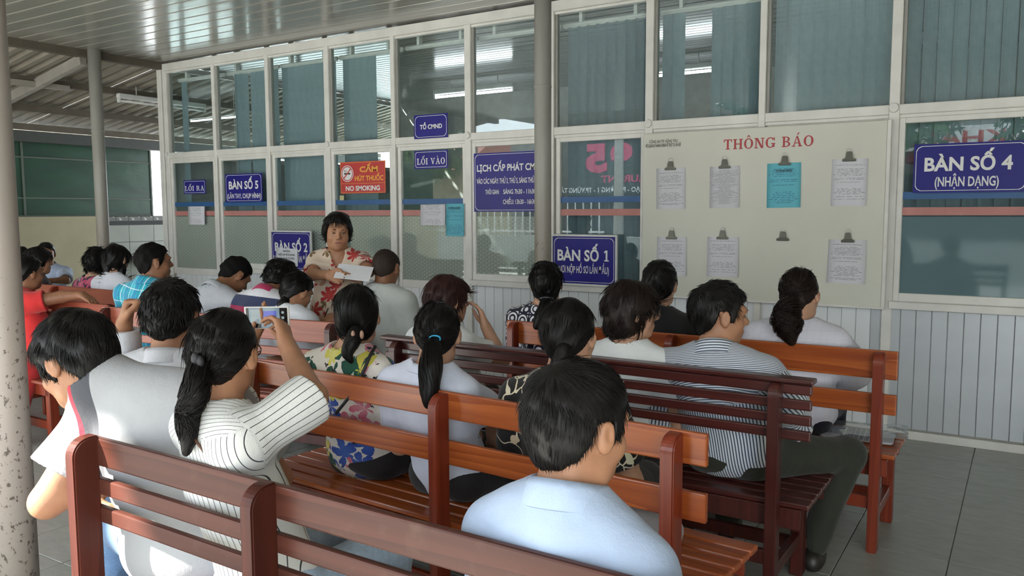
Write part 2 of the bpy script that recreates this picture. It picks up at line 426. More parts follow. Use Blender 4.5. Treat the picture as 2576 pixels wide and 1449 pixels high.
# --- interior room behind the glass ----------------------------------------
M_intceil = plain('glossy_interior_ceiling', (.34, .36, .36), .16, 0, .04, 6)
M_intfloor = plain('interior_floor', (.20, .20, .19), .6)
b_ = box('wall_interior', (MX[0], 9.8, 0), (XR, 9.9, 3.3), M_intwall, None, 0); tag(b_, 'pale back wall of the office behind the glass', 'wall', None, 'structure')
b_ = box('wall_interior_right', (XR, W, 0), (XR+.1, 9.9, 3.3), M_intwall, None, 0); tag(b_, 'right side wall of the office behind the glass', 'wall', None, 'structure')
ic = box('ceiling_interior', (MX[0], W+.05, 3.16), (XR, 9.8, 3.3), M_intceil, None, 0); tag(ic, 'glossy strip ceiling of the office behind the glass', 'ceiling', None, 'structure')
st_me = box_mesh('ceiling_strip', (XR-MX[0]-.02, .094, .02), .008, 2)
for k in range(39):
    share('ceiling_strip', st_me, M_intceil, ic, (0, -1.97+.1*k+.05, -.075))
# side return of the partition: glazed above, panelled below
ret = empty('wall_return', (MX[0]-.03, W, 0)); tag(ret, 'glazed side return of the partition at its left corner', 'wall', None, 'structure')
for k in range(5):
    box('post', (-.03, .04+k*.98, 0), (.03, .09+k*.98, ZTOP), M_alu, ret)
box('rail', (-.025, .05, ZTR-.05), (.025, 4.0, ZTR), M_alu, ret); box('rail', (-.025, .05, ZTOP), (.025, 4.0, ZCEIL), M_alu, ret)
box('lower_panel', (-.015, .05, 0), (.015, 4.0, ZSILL), M_panel, ret)
for k in range(4):
    box('pane', (-.003, .09+k*.98, ZTR), (.003, 1.02+k*.98, ZTOP), M_glass, ret, 0)
    box('infill_panel', (-.012, .09+k*.98, ZSILL), (.012, 1.02+k*.98, ZTR-.05), M_intwall, ret, 0)

# fluorescent lamps inside
def tube_lamp(x0, x1, y, z, label, lit=True, axis='x', grp=None):
    c = ((x0+x1)/2, y, z) if axis == 'x' else (y, (x0+x1)/2, z)
    o = empty('tube_lamp', c, 0 if axis == 'x' else PI/2); tag(o, label, 'lamp', grp)
    L = abs(x1-x0)/2
    box('housing', (-L, -.035, .03), (L, .035, .085), M_white, o, .008)
    box('end_cap', (-L, -.022, -.02), (-L+.025, .022, .03), M_white, o, .004); box('end_cap', (L-.025, -.022, -.02), (L, .022, .03), M_white, o, .004)
    tube('tube', [(-L+.025, 0, 0), (L-.025, 0, 0)], .014, M_tube if lit else M_white, o, 12)
    for s in (-.6, .6):
        tube('hanger', [(s*L, 0, .085), (s*L, 0, .19)], .006, M_white, o, 6)
    return o
tube_lamp(-6.45, -5.25, 8.37, 2.93, 'lit tube lamp behind the glass above the entrance door sign')
tube_lamp(-3.95, -2.75, 8.37, 2.93, 'lit tube lamp behind the slatted blinds right of the pole')
tube_lamp(-1.9, -.7, 8.0, 2.93, 'unlit tube lamp hanging behind the blinds at far right', False)

# vertical blinds ------------------------------------------------------------
def slat_mesh(h):
    bm = bmesh.new(); n = 5; w = .089
    for side in (0, 1):
        pass
    V = []
    for k in range(n):
        x = -w/2+w*k/(n-1); yy = .006*(1-(2*x/w)**2)
        V.append((x, yy))
    rows = []
    for z in (0, -h):
        rows.append([bm.verts.new((x, yy, z)) for x, yy in V]+[bm.verts.new((x, yy+.0012, z)) for x, yy in reversed(V)])
    m_ = len(rows[0])
    for k in range(m_): bm.faces.new((rows[0][k], rows[0][(k+1) % m_], rows[1][(k+1) % m_], rows[1][k]))
    bm.faces.new(rows[0]); bm.faces.new(rows[1][::-1])
    me = bpy.data.meshes.new('slat'); bmesh.ops.recalc_face_normals(bm, faces=bm.faces[:]); bm.to_mesh(me); bm.free()
    for p in me.polygons: p.use_smooth = False
    return me
SL = slat_mesh(2.02); ZB = 2.955
def blind(bay, spans, label, xr=None):
    """spans: (x0, x1, slat angle, pitch)"""
    a, b = MX[bay]+.06, MX[bay+1]-.02
    o = empty('vertical_blind', ((a+b)/2, W+.15, ZB)); tag(o, label, 'blind', 'vertical blinds behind the glass')
    box('head_rail', (a-(a+b)/2-.03, -.022, 0), (b-(a+b)/2+.03, .022, .04), M_white, o, .012)
    box('bracket', (-.25, -.03, .03), (-.22, .02, .197), M_white, o); box('bracket', (.22, -.03, .03), (.25, .02, .197), M_white, o)
    for (x0, x1, ang, pit) in spans:
        x = x0+.04
        while x < x1:
            s_ = share('slat', SL, M_blind, o, (x-(a+b)/2, 0, 0), (0, 0, math.radians(ang+random.uniform(-4, 4))))
            x += pit*random.uniform(.985, 1.015)
    if bay in (1, 3):
        xc = -.28 if bay == 1 else .28
        for q in range(2): tube('cord', [(xc+q*.03, -.03, 0), (xc+.02+q*.02, -.03, -1.3)], .0025, M_white, o, 5)
blind(0, [(-8.17, -8.07, 8, .082)], 'single blue-grey blind slat behind the exit door pane')
blind(1, [(-7.25, -7.12, 42, .085), (-7.02, -6.62, 6, .083)], 'parted vertical blind behind the table five sign pane')
blind(2, [(-6.54, -5.78, 4, .083)], 'fully closed vertical blind left of the no smoking sign')
blind(3, [(-5.69, -5.27, 5, .083)], 'half drawn vertical blind above the no smoking sign')
blind(4, [], 'bare blind rail above the entrance door')
blind(5, [(-3.42, -3.34, 40, .08)], 'bare blind rail above the blue timetable sign')
blind(6, [(-3.21, -2.47, 52, .083)], 'opened slat blind right of the round pole')
blind(7, [(-2.40, -2.20, 12, .083), (-2.02, -1.64, 30, .083)], 'gapped slat blind above the left half of the notice board')
blind(8, [(-1.56, -.80, 14, .083)], 'nearly closed slat blind above the right half of the notice board')
blind(9, [(-.72, -.02, 22, .088)], 'slat blind above the table four sign with light streaks')
blind(10, [(.10, .84, 20, .085)], 'slat blind in the bay right of the table four sign')

# --- outdoor ceiling of long glossy strips -----------------------------------
def m_ceil():
    m, nt, b = new_mat('glossy_strip_ceiling')
    n = noise(nt, objco(nt, (.4, 6, 1)), 3, 4)
    nt.links.new(ramp(nt, n, [(.3, (.25, .235, .21)), (.7, (.31, .295, .265))]), b.inputs['Base Color'])
    b.inputs['Roughness'].default_value = .22; b.inputs['Coat Weight'].default_value = .3; b.inputs['Coat Roughness'].default_value = .1
    bump(nt, b, noise(nt, objco(nt, (2.5, 10, 1)), 1.5, 2), .12, .02)
    return m
M_ceil = m_ceil(); M_bead = plain('ceiling_bead', (.50, .49, .46), .3)
ceil = box('ceiling', (-8.25, -1.0, ZCEIL+.03), (XR, W+.05, ZCEIL+.12), M_beam, None, 0); tag(ceil, 'glossy grey strip ceiling over the waiting hall', 'ceiling', None, 'structure')
sun_block_west = box('sun_block_roof_west', (-8.25, -3.2, ZCEIL+.03), (-4.62, -1.0, ZCEIL+.12), M_beam, None, 0); tag(sun_block_west, 'unseen roof piece added behind the viewpoint to block the sun on the left', 'ceiling', None, 'structure')  # added out of view; the gap beside it lets through one sun patch
sun_block_east = box('sun_block_roof_east', (-3.97, -3.2, ZCEIL+.03), (XR, -1.0, ZCEIL+.12), M_beam, None, 0); tag(sun_block_east, 'unseen roof piece added behind the viewpoint to keep the sun off the right', 'ceiling', None, 'structure')  # added out of view to shade everyone right of the sun patch
cp_long = box_mesh('ceiling_plank', (XR+8.25, .168, .03), .006, 2); cp_short = box_mesh('ceiling_plank', (XR+3.97, .168, .03), .006, 2)
bd_long = box_mesh('plank_joint', (XR+8.25, .012, .012), .003)
yy = 5.395+.36
k = 0
while yy > -3.1:
    if yy > -.92:
        p = ceil; lx = (XR-8.25)/2; me_ = cp_long
        share('plank_joint', bd_long, M_bead, ceil, (lx-ceil.location.x, yy+.09-ceil.location.y, ZCEIL+.012-ceil.location.z))
    else: p = sun_block_east; lx = (XR-3.97)/2; me_ = cp_short
    share('ceiling_plank', me_, M_ceil, p, (lx-p.location.x, yy-p.location.y, ZCEIL+.016-p.location.z)); yy -= .18
box('edge_beam', (-8.33-ceil.location.x, -1.0-ceil.location.y, ZCEIL-.075-ceil.location.z), (-8.245-ceil.location.x, W+.05-ceil.location.y, ZCEIL+.03-ceil.location.z), M_beam, ceil)
# right side wall, out of view, added to cut daylight from that side
b_ = box('light_block_wall_right', (XR, -3.2, 0), (XR+.12, W, 3.3), plain('cream_wall_paint', (.55, .52, .43), .8, 0, .05, 3), None, 0); tag(b_, 'unseen cream side wall added beyond the right edge to cut daylight', 'wall', None, 'structure')

# --- lean-to roof on the left -------------------------------------------------
def m_roof():
    m, nt, b = new_mat('weathered_roof_sheet')
    n = noise(nt, objco(nt, (.6, 3, 1)), 4, 5, .6)
    nt.links.new(ramp(nt, n, [(.3, (.19, .165, .135)), (.7, (.285, .255, .21))]), b.inputs['Base Color'])
    b.inputs['Roughness'].default_value = .55; return m
M_roof = m_roof()
roof = empty('ceiling_lean_to', (-8.28, 0, 3.11)); tag(roof, 'corrugated lean-to roof sloping down to the left', 'roof', None, 'structure')
slope = math.atan2(.52, 3.2)
def sheet_mesh(L, wid, pitch=.16):
    bm = bmesh.new(); prof = []
    y = 0
    while y < wid-1e-6:
        prof += [(y, 0), (y+pitch*.30, 0), (y+pitch*.42, .035), (y+pitch*.78, .035), (y+pitch*.9, 0)]; y += pitch
    prof.append((y, 0))
    A = [bm.verts.new((0, p[0], p[1])) for p in prof]; B = [bm.verts.new((-L, p[0], p[1])) for p in prof]
    A2 = [bm.verts.new((0, p[0], p[1]+.0015)) for p in prof]; B2 = [bm.verts.new((-L, p[0], p[1]+.0015)) for p in prof]
    for i in range(len(prof)-1):
        bm.faces.new((A[i], A[i+1], B[i+1], B[i])); bm.faces.new((A2[i+1], A2[i], B2[i], B2[i+1]))
    bm.faces.new(A+A2[::-1]) if False else None
    me = bpy.data.meshes.new('roof_sheet'); bm.to_mesh(me); bm.free(); return me
SH = sheet_mesh(3.45, .96)
for k in range(-1, 13):
    share('roof_sheet', SH, M_roof, roof, (.02, k*.962, .02+.0015*(k % 2)), (0, -slope, 0))
for (px, pz) in ((-.92, -.155), (-1.92, -.33), (-2.75, -.47)):
    box('purlin', (px-.035, -1, pz-.075), (px+.035, 12.5, pz), M_beam, roof)
def beam(name, a, b, w, h, mat, parent):
    a, b = Vector(a), Vector(b); d = b-a; L = d.length
    bm = bmesh.new(); add_box(bm, (0, -w/2, -h/2), (L, w/2, h/2), .003, 1)
    o = fin(bm, name, mat, parent); o.location = a; o.rotation_euler = d.to_track_quat('X', 'Z').to_euler(); return o
beam('rafter', (0.0, 4.87, -.06), (-2.9, 4.87, -.60), .07, .10, M_brace, roof)
beam('tie_rod', (-.98, 3.2, -.22), (-.86, 5.2, -.24), .05, .06, M_brace, roof)
# gutter along the eave
box('gutter', (-2.86, -1, -.70), (-2.72, 12.5, -.56), plain('dark_gutter', (.06, .065, .06), .6), roof)
tube_lamp(5.75, 6.95, -9.1, 2.80, 'unlit tube lamp under the corrugated lean-to roof', False, 'y')
# left boundary wall: painted part and tiled part, green screen above
XW = -11.2
M_beige = plain('beige_wall_paint', (.37, .33, .215), .85, 0, .07, 2); M_walltile = plain('pale_wall_tile', (.27, .28, .245), .45, 0, .05, 2)
wl_ = box('wall_left', (XW-.15, -3, 0), (XW, 6.75, 1.44), M_beige, None, 0); tag(wl_, 'low beige boundary wall on the left', 'wall', None, 'structure')
wt = box('wall_left_tiled', (XW-.15, 6.75, 0), (XW, 12.5, 1.44), M_dark, None, 0); tag(wt, 'low boundary wall faced with pale tiles', 'wall', None, 'structure')
wt_me = box_mesh('wall_tile', (.012, .395, .245), .002)
for a in range(10):
    for c in range(5):
        share('wall_tile', wt_me, M_walltile, wt, (XW+.004-wt.location.x, 6.95+.4*a-wt.location.y, .125+.25*c+.06-wt.location.z))
bt_me = box_mesh('border_tile', (.014, .195, .065), .002)
def m_border():
    m, nt, b = new_mat('patterned_border_tile')
    w = N(nt, 'ShaderNodeTexWave', Scale=4.0, Distortion=4); nt.links.new(objco(nt, (1, 3, 3)), w.inputs['Vector'])
    nt.links.new(ramp(nt, w.outputs['Fac'], [(.4, (.12, .12, .11)), (.6, (.42, .41, .36))]), b.inputs['Base Color']); return m
M_border = m_border()
for a in range(20): share('border_tile', bt_me, M_border, wt, (XW+.005-wt.location.x, 6.85+.2*a-wt.location.y, 1.40-wt.location.z))
def m_tarp():
    m, nt, b = new_mat('green_tarpaulin')
    n = noise(nt, objco(nt, (1, .6, 1.4)), 2.5, 4)
    nt.links.new(ramp(nt, n, [(.3, (.009, .038, .022)), (.7, (.018, .070, .038))]), b.inputs['Base Color'])
    b.inputs['Roughness'].default_value = .42; bump(nt, b, n, .3, .05)
    b.inputs['Transmission Weight'].default_value = 0
    return m
M_tarp = m_tarp()
scr = empty('green_screen', (XW-.12, 5, 1.46)); tag(scr, 'dark green tarpaulin screen stretched above the boundary wall', 'screen')
ys = [-3, -1, .9, 2.75, 4.1, 5.75, 7.62]
for k in range(len(ys)-1):
    for (z0, z1) in ((.0, .22), (.24, .76), (.78, 1.06)):
        box('tarp_panel', (-.006, ys[k]-5+.012, z0), (.006, ys[k+1]-5-.012, z1), M_tarp, scr, .002)
    box('upright', (-.02, ys[k+1]-5-.014, -.02), (.02, ys[k+1]-5+.014, 1.08), M_tarp_pole, scr)
for z in (-.01, .23, .77, 1.07): box('cross_bar', (-.018, -8, z-.011), (.018, 2.6, z+.011), M_tarp_pole, scr)
# bright house wall beyond the yard, seen through the gaps
b_ = box('wall_neighbour', (-17.2, 2, 0), (-17, 22, 4.6), plain('sunlit_white_wall', (.85, .85, .82), .9), None, 0); tag(b_, 'white neighbour wall beyond the boundary', 'wall', None, 'structure')

# --- round poles ---------------------------------------------------------------
def pole(x, y, r, mat, label, z1=ZCEIL+.0):
    o = empty('round_pole', (x, y, 0)); tag(o, label, 'pole')
    bm = tube_mesh([(0, 0, .012), (0, 0, .8), (0, 0, 1.8), (0, 0, z1)], r, 28); fin(bm, 'shaft', mat, o, True)
    tube('weld_ring', [(0, 0, 2.32), (0, 0, 2.335)], r*1.03, mat, o, 28)
    box('base_plate', (-r*1.7, -r*1.7, 0), (r*1.7, r*1.7, .012), M_steel, o, .002)
pole(-2.83, 4.87, .058, M_pole, 'round grey pole in front of the blue timetable sign')
pole(-8.16, 4.92, .062, M_pole, 'round grey pole under the edge beam at far left')
pole(-2.935, 1.40, .062, M_pole_near, 'flaking rust-spotted pole at the left edge beside the man in a grey polo')

# ================================================================== SIGNS
def sign(name, label, x0, x1, z0, z1, y, mat=M_blue, cat='sign', frame=False, border=True, thick=.004):
    cx = (x0+x1)/2; o = empty(name, (cx, y, z0)); tag(o, label, cat)
    hw, h = (x1-x0)/2, z1-z0
    f = .016 if frame else 0
    box('plate', (-hw+f, -thick/2, f), (hw-f, thick/2, h-f), mat, o, 0)
    if frame:
        for (a, b, c, d) in ((-hw, hw, 0, f), (-hw, hw, h-f, h), (-hw, -hw+f, f, h-f), (hw-f, hw, f, h-f)):
            box('frame_edge', (a, -.010, c), (b, .010, d), M_white, o, .002)
    if border:
        g = f+.012
        frame_line('border_line', -hw+g, hw-g, g, h-g, -thick/2-.0006, .0035, .03 if h > .2 else .015, M_signwhite, o)
    o['hw'] = hw; o['h'] = h; o['ty'] = -thick/2-.0012
    return o
def stext(o, s, fx0, fx1, fz0, fz1, mat=M_signwhite, off=.02):
    hw, h = o['hw'], o['h']
    return lettering('lettering', s, -hw+2*hw*fx0, -hw+2*hw*fx1, h*fz0, h*fz1, o['ty'], mat, o, off)
yg = W-.0305
s = sign('door_sign', 'small blue sign reading LOI RA on the exit door', -7.962, -7.588, 1.692, 1.844, yg)
hw, h = s['hw'], s['h']
serif('lettering', [('L', ''), ('O', '^"'), ('I', ''), (' ', ''), ('R', ''), ('A', '')], -.235*.7, .235*.7, .035, .088, s['ty'], M_signwhite, s)
s = sign('table_sign', 'blue sign for table five with two lines of white lettering', -7.261, -6.685, 1.595, 1.891, yg)
stext(s, 'BÀN SỐ 5', .10, .90, .47, .74, off=.03); stext(s, '(LĂN TAY, CHỤP HÌNH)', .05, .96, .14, .30)
s = sign('no_smoking_sign', 'red no smoking sign with yellow and white words', -5.586, -5.022, 1.662, 1.959, yg, M_signred, border=False)
frame_line('border_line', -.278, .278, .006, .291, s['ty']+.0006, .003, .004, M_signyellow, s)
box('divider', (-.28, s['ty'], .092), (.28, s['ty']+.0005, .095), M_signyellow, s, 0)
stext(s, 'CẤM', .44, .84, .67, .84, M_signyellow, .035); stext(s, 'HÚT THUỐC', .33, .96, .40, .55, M_signyellow, .03); stext(s, 'NO SMOKING', .12, .88, .09, .24, M_signwhite, .035)
def disc(name, cx, cz, r0, r1, y, mat, parent, n=40):
    V = []; Fc = []
    for k in range(n):
        a = 2*PI*k/n; V += [(cx+r0*math.cos(a), y, cz+r0*math.sin(a)), (cx+r1*math.cos(a), y, cz+r1*math.sin(a))]
    for k in range(n):
        a, b = 2*k, 2*((k+1) % n); Fc.append((a, a+1, b+1, b))
    me = bpy.data.meshes.new(name); me.from_pydata(V, [], Fc); return link(name, me, mat, parent)
cx, cz = -.28+.56*.16, .298*.63
disc('emblem_disc', cx, cz, 0.0001, .078, s['ty']-.0002, M_signwhite, s); disc('emblem_ring', cx, cz, .062, .071, s['ty']-.0006, M_signred, s)
box('cigarette', (cx-.04, s['ty']-.0010, cz-.008), (cx+.04, s['ty']-.0006, cz+.006), M_black, s, 0)
for q in range(3): box('smoke', (cx-.038+q*.012, s['ty']-.0010, cz+.012), (cx-.034+q*.012, s['ty']-.0006, cz+.034), M_black, s, 0)
bm = bmesh.new(); add_box(bm, (-.066, -.0002, -.006), (.066, .0002, .006)); o = fin(bm, 'prohibition_bar', M_signred, s); o.location = (cx, s['ty']-.0014, cz); o.rotation_euler = (0, -PI/4, 0)
s = sign('unit_sign', 'small blue sign reading TO CMND above the entrance door', -4.667, -4.295, 2.13, 2.339, yg-.012)
stext(s, 'TỔ CMND', .18, .84, .40, .58, off=.03)
s = sign('door_sign', 'small blue sign reading LOI VAO on the entrance door', -4.678, -4.307, 1.867, 2.027, yg)
serif('lettering', [('L', ''), ('O', '^"'), ('I', ''), (' ', ''), ('V', ''), ('A', '`'), ('O', '')], -.155, .155, .038, .092, s['ty'], M_signwhite, s)
s = sign('timetable_sign', 'large blue timetable sign partly hidden by the round pole', -4.031, -3.292, 1.485, 1.979, yg)
stext(s, 'LỊCH CẤP PHÁT CMND', .045, .955, .69, .80, off=.025); stext(s, 'VÀO CÁC NGÀY: THỨ 3, THỨ 5, SÁNG THỨ 7 TUẦN', .04, .96, .48, .565, off=.015)
stext(s, 'THỜI GIAN:', .16, .35, .30, .375, off=.015); stext(s, 'SÁNG 7h30 - 11h30', .405, .83, .30, .375, off=.015); stext(s, 'CHIỀU: 13h30 - 16h30', .40, .83, .13, .205, off=.015)
s = sign('table_sign', 'white-framed blue sign for table one standing on the sill', -3.246, -2.663, .90, 1.305, W-.075, frame=True)
stext(s, 'BÀN SỐ', .10, .73, .49, .70, off=.03); serif('lettering', [('1', '')], .178, .222, .405*.49, .405*.70, s['ty'], M_signwhite, s); stext(s, '(NƠI NỘP HỒ SƠ LẦN ĐẦU)', .10, .88, .25, .38, off=.015)
s = sign('table_sign', 'white-framed blue sign for table two with a paper taped on it', -6.531, -5.948, .90, 1.305, W-.075, frame=True)
stext(s, 'BÀN SỐ 2', .10, .90, .49, .70, off=.03); stext(s, '(NƠI NỘP HỒ SƠ LẦN ĐẦU)', .04, .96, .22, .38, off=.015)
s = sign('table_sign', 'large blue sign for table four on the right-hand window', -.637, -.02, 1.594, 1.898, yg)
stext(s, 'BÀN SỐ 4', .10, .87, .45, .72, off=.03); stext(s, '(NHẬN DẠNG)', .20, .76, .13, .32, off=.02)

# --- papers --------------------------------------------------------------------
def m_paper(name, col, ink=(.10, .10, .12), pitch=.0085, dens=.5, topm=.04):
    m, nt, b = new_mat(name)
    v = objco(nt); s = N(nt, 'ShaderNodeSeparateXYZ'); nt.links.new(v, s.inputs[0])
    fr = math_n(nt, 'FRACT', math_n(nt, 'DIVIDE', s.outputs[2], pitch))
    line = math_n(nt, 'LESS_THAN', fr, .42)
    row = math_n(nt, 'FLOOR', math_n(nt, 'DIVIDE', s.outputs[2], pitch))
    cv = N(nt, 'ShaderNodeCombineXYZ'); nt.links.new(math_n(nt, 'MULTIPLY', s.outputs[0], 90), cv.inputs[0]); nt.links.new(math_n(nt, 'MULTIPLY', row, 7.3), cv.inputs[1])
    wn_ = noise(nt, cv.outputs[0], 1.0, 2)
    word = math_n(nt, 'GREATER_THAN', wn_, .5-.12*dens)
    rv = N(nt, 'ShaderNodeTexWhiteNoise', _noise_dimensions='1D'); nt.links.new(row, rv.inputs['W'])
    wid = math_n(nt, 'ADD', .035, math_n(nt, 'MULTIPLY', rv.outputs['Value'], .07))
    inx = math_n(nt, 'LESS_THAN', math_n(nt, 'ABSOLUTE', s.outputs[0]), wid)
    keep = math_n(nt, 'GREATER_THAN', rv.outputs['Value'], 1-dens-.25)
    inz = math_n(nt, 'LESS_THAN', math_n(nt, 'ABSOLUTE', s.outputs[2]), .12)
    f = line
    for q in (word, inx, keep, inz): f = math_n(nt, 'MULTIPLY', f, q)
    nt.links.new(mixc(nt, math_n(nt, 'MULTIPLY', f, .62), col, ink), b.inputs['Base Color']); b.inputs['Roughness'].default_value = .75
    return m
M_paper = m_paper('printed_white_paper', (.66, .66, .70)); M_paper_dense = m_paper('densely_printed_paper', (.62, .62, .66), pitch=.0058, dens=.9)
M_paper_light = m_paper('sparsely_printed_paper', (.68, .68, .73), dens=.3); M_paper_blue = m_paper('printed_blue_paper', (.14, .50, .60), (.03, .10, .25), .012, .5)
M_paper_plain = plain('white_paper', (.80, .81, .85), .7, 0, .02)
def sheet(name, label, x0, x1, z0, z1, y, mat, group=None, curl=.006, tilt=0.0, cat='paper'):
    cx, cz = (x0+x1)/2, (z0+z1)/2; hw, hh = (x1-x0)/2, (z1-z0)/2
    bm = bmesh.new(); nx, nz = 5, 7; g = []
    for th in (0, .0012):
        g.append([[bm.verts.new((-hw+2*hw*i/(nx-1), -curl*((i/(nx-1)-.5)*2)**2*(1-j/(nz-1))-th, -hh+2*hh*j/(nz-1))) for i in range(nx)] for j in range(nz)])
    for k in range(2):
        for j in range(nz-1):
            for i in range(nx-1):
                q = (g[k][j][i], g[k][j][i+1], g[k][j+1][i+1], g[k][j+1][i]); bm.faces.new(q if k else q[::-1])
    for j in range(nz-1):
        bm.faces.new((g[0][j][0], g[0][j+1][0], g[1][j+1][0], g[1][j][0])); bm.faces.new((g[0][j][-1], g[1][j][-1], g[1][j+1][-1], g[0][j+1][-1]))
    o = fin(bm, name, mat, None, True); o.location = (cx, y, cz); o.rotation_euler = (0, tilt, 0)
    return tag(o, label, cat, group)
sheet('paper_notice', 'white paper taped to the exit door under its sign', -7.897, -7.615, 1.354, 1.555, yg-.004, M_paper_light)
sheet('paper_notice', 'white landscape paper taped to the entrance door', -4.614, -4.336, 1.367, 1.551, yg-.004, M_paper_light)
p_ = sheet('paper_notice', 'blue paper notice taped to the entrance door', -4.329, -4.135, 1.275, 1.556, yg-.004, M_paper_blue)
lettering('lettering', 'THÔNG BÁO', -.065, .065, .095, .112, -.009, M_black, p_, .02)
p_ = sheet('paper_notice', 'white paper taped across the table two sign', -6.45, -6.14, .95, 1.125, W-.083, M_paper_plain, curl=.002)
for q, t_, in enumerate(('NHẬN', 'HỒ SƠ ĐÃ KHAI', 'TỜ KHAI CCCD')):
    wd = (.05, .115, .11)[q]; lettering('lettering', t_, -wd, wd, .052-.036*q, .070-.036*q, -.0045, M_black, p_, .02)
lettering('lettering', '(nộp tại bàn số 2)', -.10, .10, -.052, -.040, -.0045, M_black, p_, 0)
# notice board
nb = empty('notice_board', (-1.625, W-.07, .858)); tag(nb, 'large cream notice board with red heading THONG BAO and clips', 'board')
box('panel', (-.835, -.010, 0), (.835, .010, 1.20), M_board, nb, .004)
box('edge_trim', (.835, -.014, 0), (.858, .014, 1.20), M_alu, nb, .002); box('edge_trim', (-.835, -.0125, -.012), (.858, .0125, .004), M_alu, nb, .002)
serif('heading', [('T', ''), ('H', ''), ('O', '^'), ('N', ''), ('G', ''), (' ', ''), ('B', ''), ('A', "'"), ('O', '')], -.222, .385, 1.057, 1.127, -.0115, M_redink, nb)
lettering('header_line', 'CÔNG AN TP. VŨNG TÀU', -.785, -.565, 1.128, 1.148, -.0115, M_black, nb, .01)
lettering('header_line', 'ĐỘI QUẢN LÝ HÀNH CHÍNH VỀ TRẬT TỰ XÃ HỘI', -.812, -.540, 1.098, 1.120, -.0115, M_black, nb, .02)
yb = W-.083
def clip(x, z, label):
    o = empty('bulldog_clip', (x, yb-.006, z)); tag(o, label, 'clip', 'clips on the notice board')
    box('jaw', (-.042, -.010, -.012), (.042, .010, .004), M_steel, o, .004, 2)
    bm = bmesh.new(); P = [(-.036, .002), (.036, .002), (.022, .012), (.018, .045), (.012, .052), (-.012, .052), (-.018, .045), (-.022, .012)]
    A = [bm.verts.new((a, -.009+.004*(b > .03), b)) for a, b in P]; B = [bm.verts.new((a, .008-.004*(b > .03), b)) for a, b in P]
    bm.faces.new(A); bm.faces.new(B[::-1])
    for k in range(len(P)): bm.faces.new((A[k], B[k], B[(k+1) % 8], A[(k+1) % 8]))
    fin(bm, 'body', M_steel, o)
    tube('ring', [(.016*math.cos(2*PI*k/14), -.002, .058+.016*math.sin(2*PI*k/14)) for k in range(15)], .0025, M_alu, o, 6)
PAPERS = [('p', -2.347, -2.125, 1.501, 1.800, M_paper, 'white notice at the upper left of the board'), ('p', -1.942, -1.728, 1.507, 1.80, M_paper_dense, 'densely printed notice second in the upper row'),
 ('b', -1.538, -1.313, 1.506, 1.808, M_paper_blue, 'blue notice in the upper row of the board'), ('p', -1.118, -.898, 1.516, 1.820, M_paper_light, 'sparse white notice at the upper right of the board'),
 ('s', -2.336, -2.107, 1.010, 1.296, M_paper_light, 'thick white notice at the lower left of the board'), ('s', -1.950, -1.724, 1.018, 1.301, M_paper_light, 'white notice stack second in the lower row'),
 ('s', -1.125, -.889, 1.005, 1.293, M_paper, 'white stamped notice at the lower right of the board')]
for kd, x0, x1, z0, z1, mt, lab in PAPERS:
    p_ = sheet('paper_notice', lab, x0, x1, z0, z1, yb, mt, tilt=random.uniform(-.015, .015), curl=.003 if kd != 's' else .008)
    if kd == 'b': lettering('lettering', 'THÔNG BÁO', -.055, .055, .092, .107, -.006, M_black, p_, .02)
    clip((x0+x1)/2+random.uniform(-.005, .005), z1-.004, 'steel bulldog clip holding the '+lab)
clip(-1.421, 1.293, 'empty steel bulldog clip in the lower row of the board')

# ================================================================== BENCHES
def post_mesh(h, w, d, top_r, lean=0.0):
    """upright with a rounded top; profile in y-z, extruded along x"""
    prof = [(-d/2, 0), (d/2, 0)]
    n = 8
    prof.append((d/2, h-top_r*.2))
    for k in range(1, n+1):
        a = k/n*PI/2
        prof.append((d/2-top_r*.0-(d*.0)-(1-math.cos(a))*0, h-top_r*.2+0) if False else (-d/2+d*math.cos(a)**1.0, h-top_r+top_r*math.sin(a)) if k else prof[-1])
    prof = [(-d/2, 0), (d/2, 0), (d/2, h-.004), (d/2-.004, h)]
    for k in range(0, n+1):
        a = PI/2+k/n*PI/2
        prof.append((-d/2+top_r+top_r*math.cos(a), h-top_r+top_r*math.sin(a)))
    bm = bmesh.new()
    A = [bm.verts.new((-w/2, y+lean*max(0, z-.42), z)) for y, z in prof]; B = [bm.verts.new((w/2, y+lean*max(0, z-.42), z)) for y, z in prof]
    bm.faces.new(A[::-1]); bm.faces.new(B)
    for k in range(len(prof)): bm.faces.new((A[k], A[(k+1) % len(prof)], B[(k+1) % len(prof)], B[k]))
    bmesh.ops.recalc_face_normals(bm, faces=bm.faces[:])
    bmesh.ops.bevel(bm, geom=[e for e in bm.edges if abs(e.verts[0].co.x-e.verts[1].co.x) < 1e-6], offset=.004, segments=2, affect='EDGES')
    me = bpy.data.meshes.new('back_post'); bm.to_mesh(me); bm.free(); return me
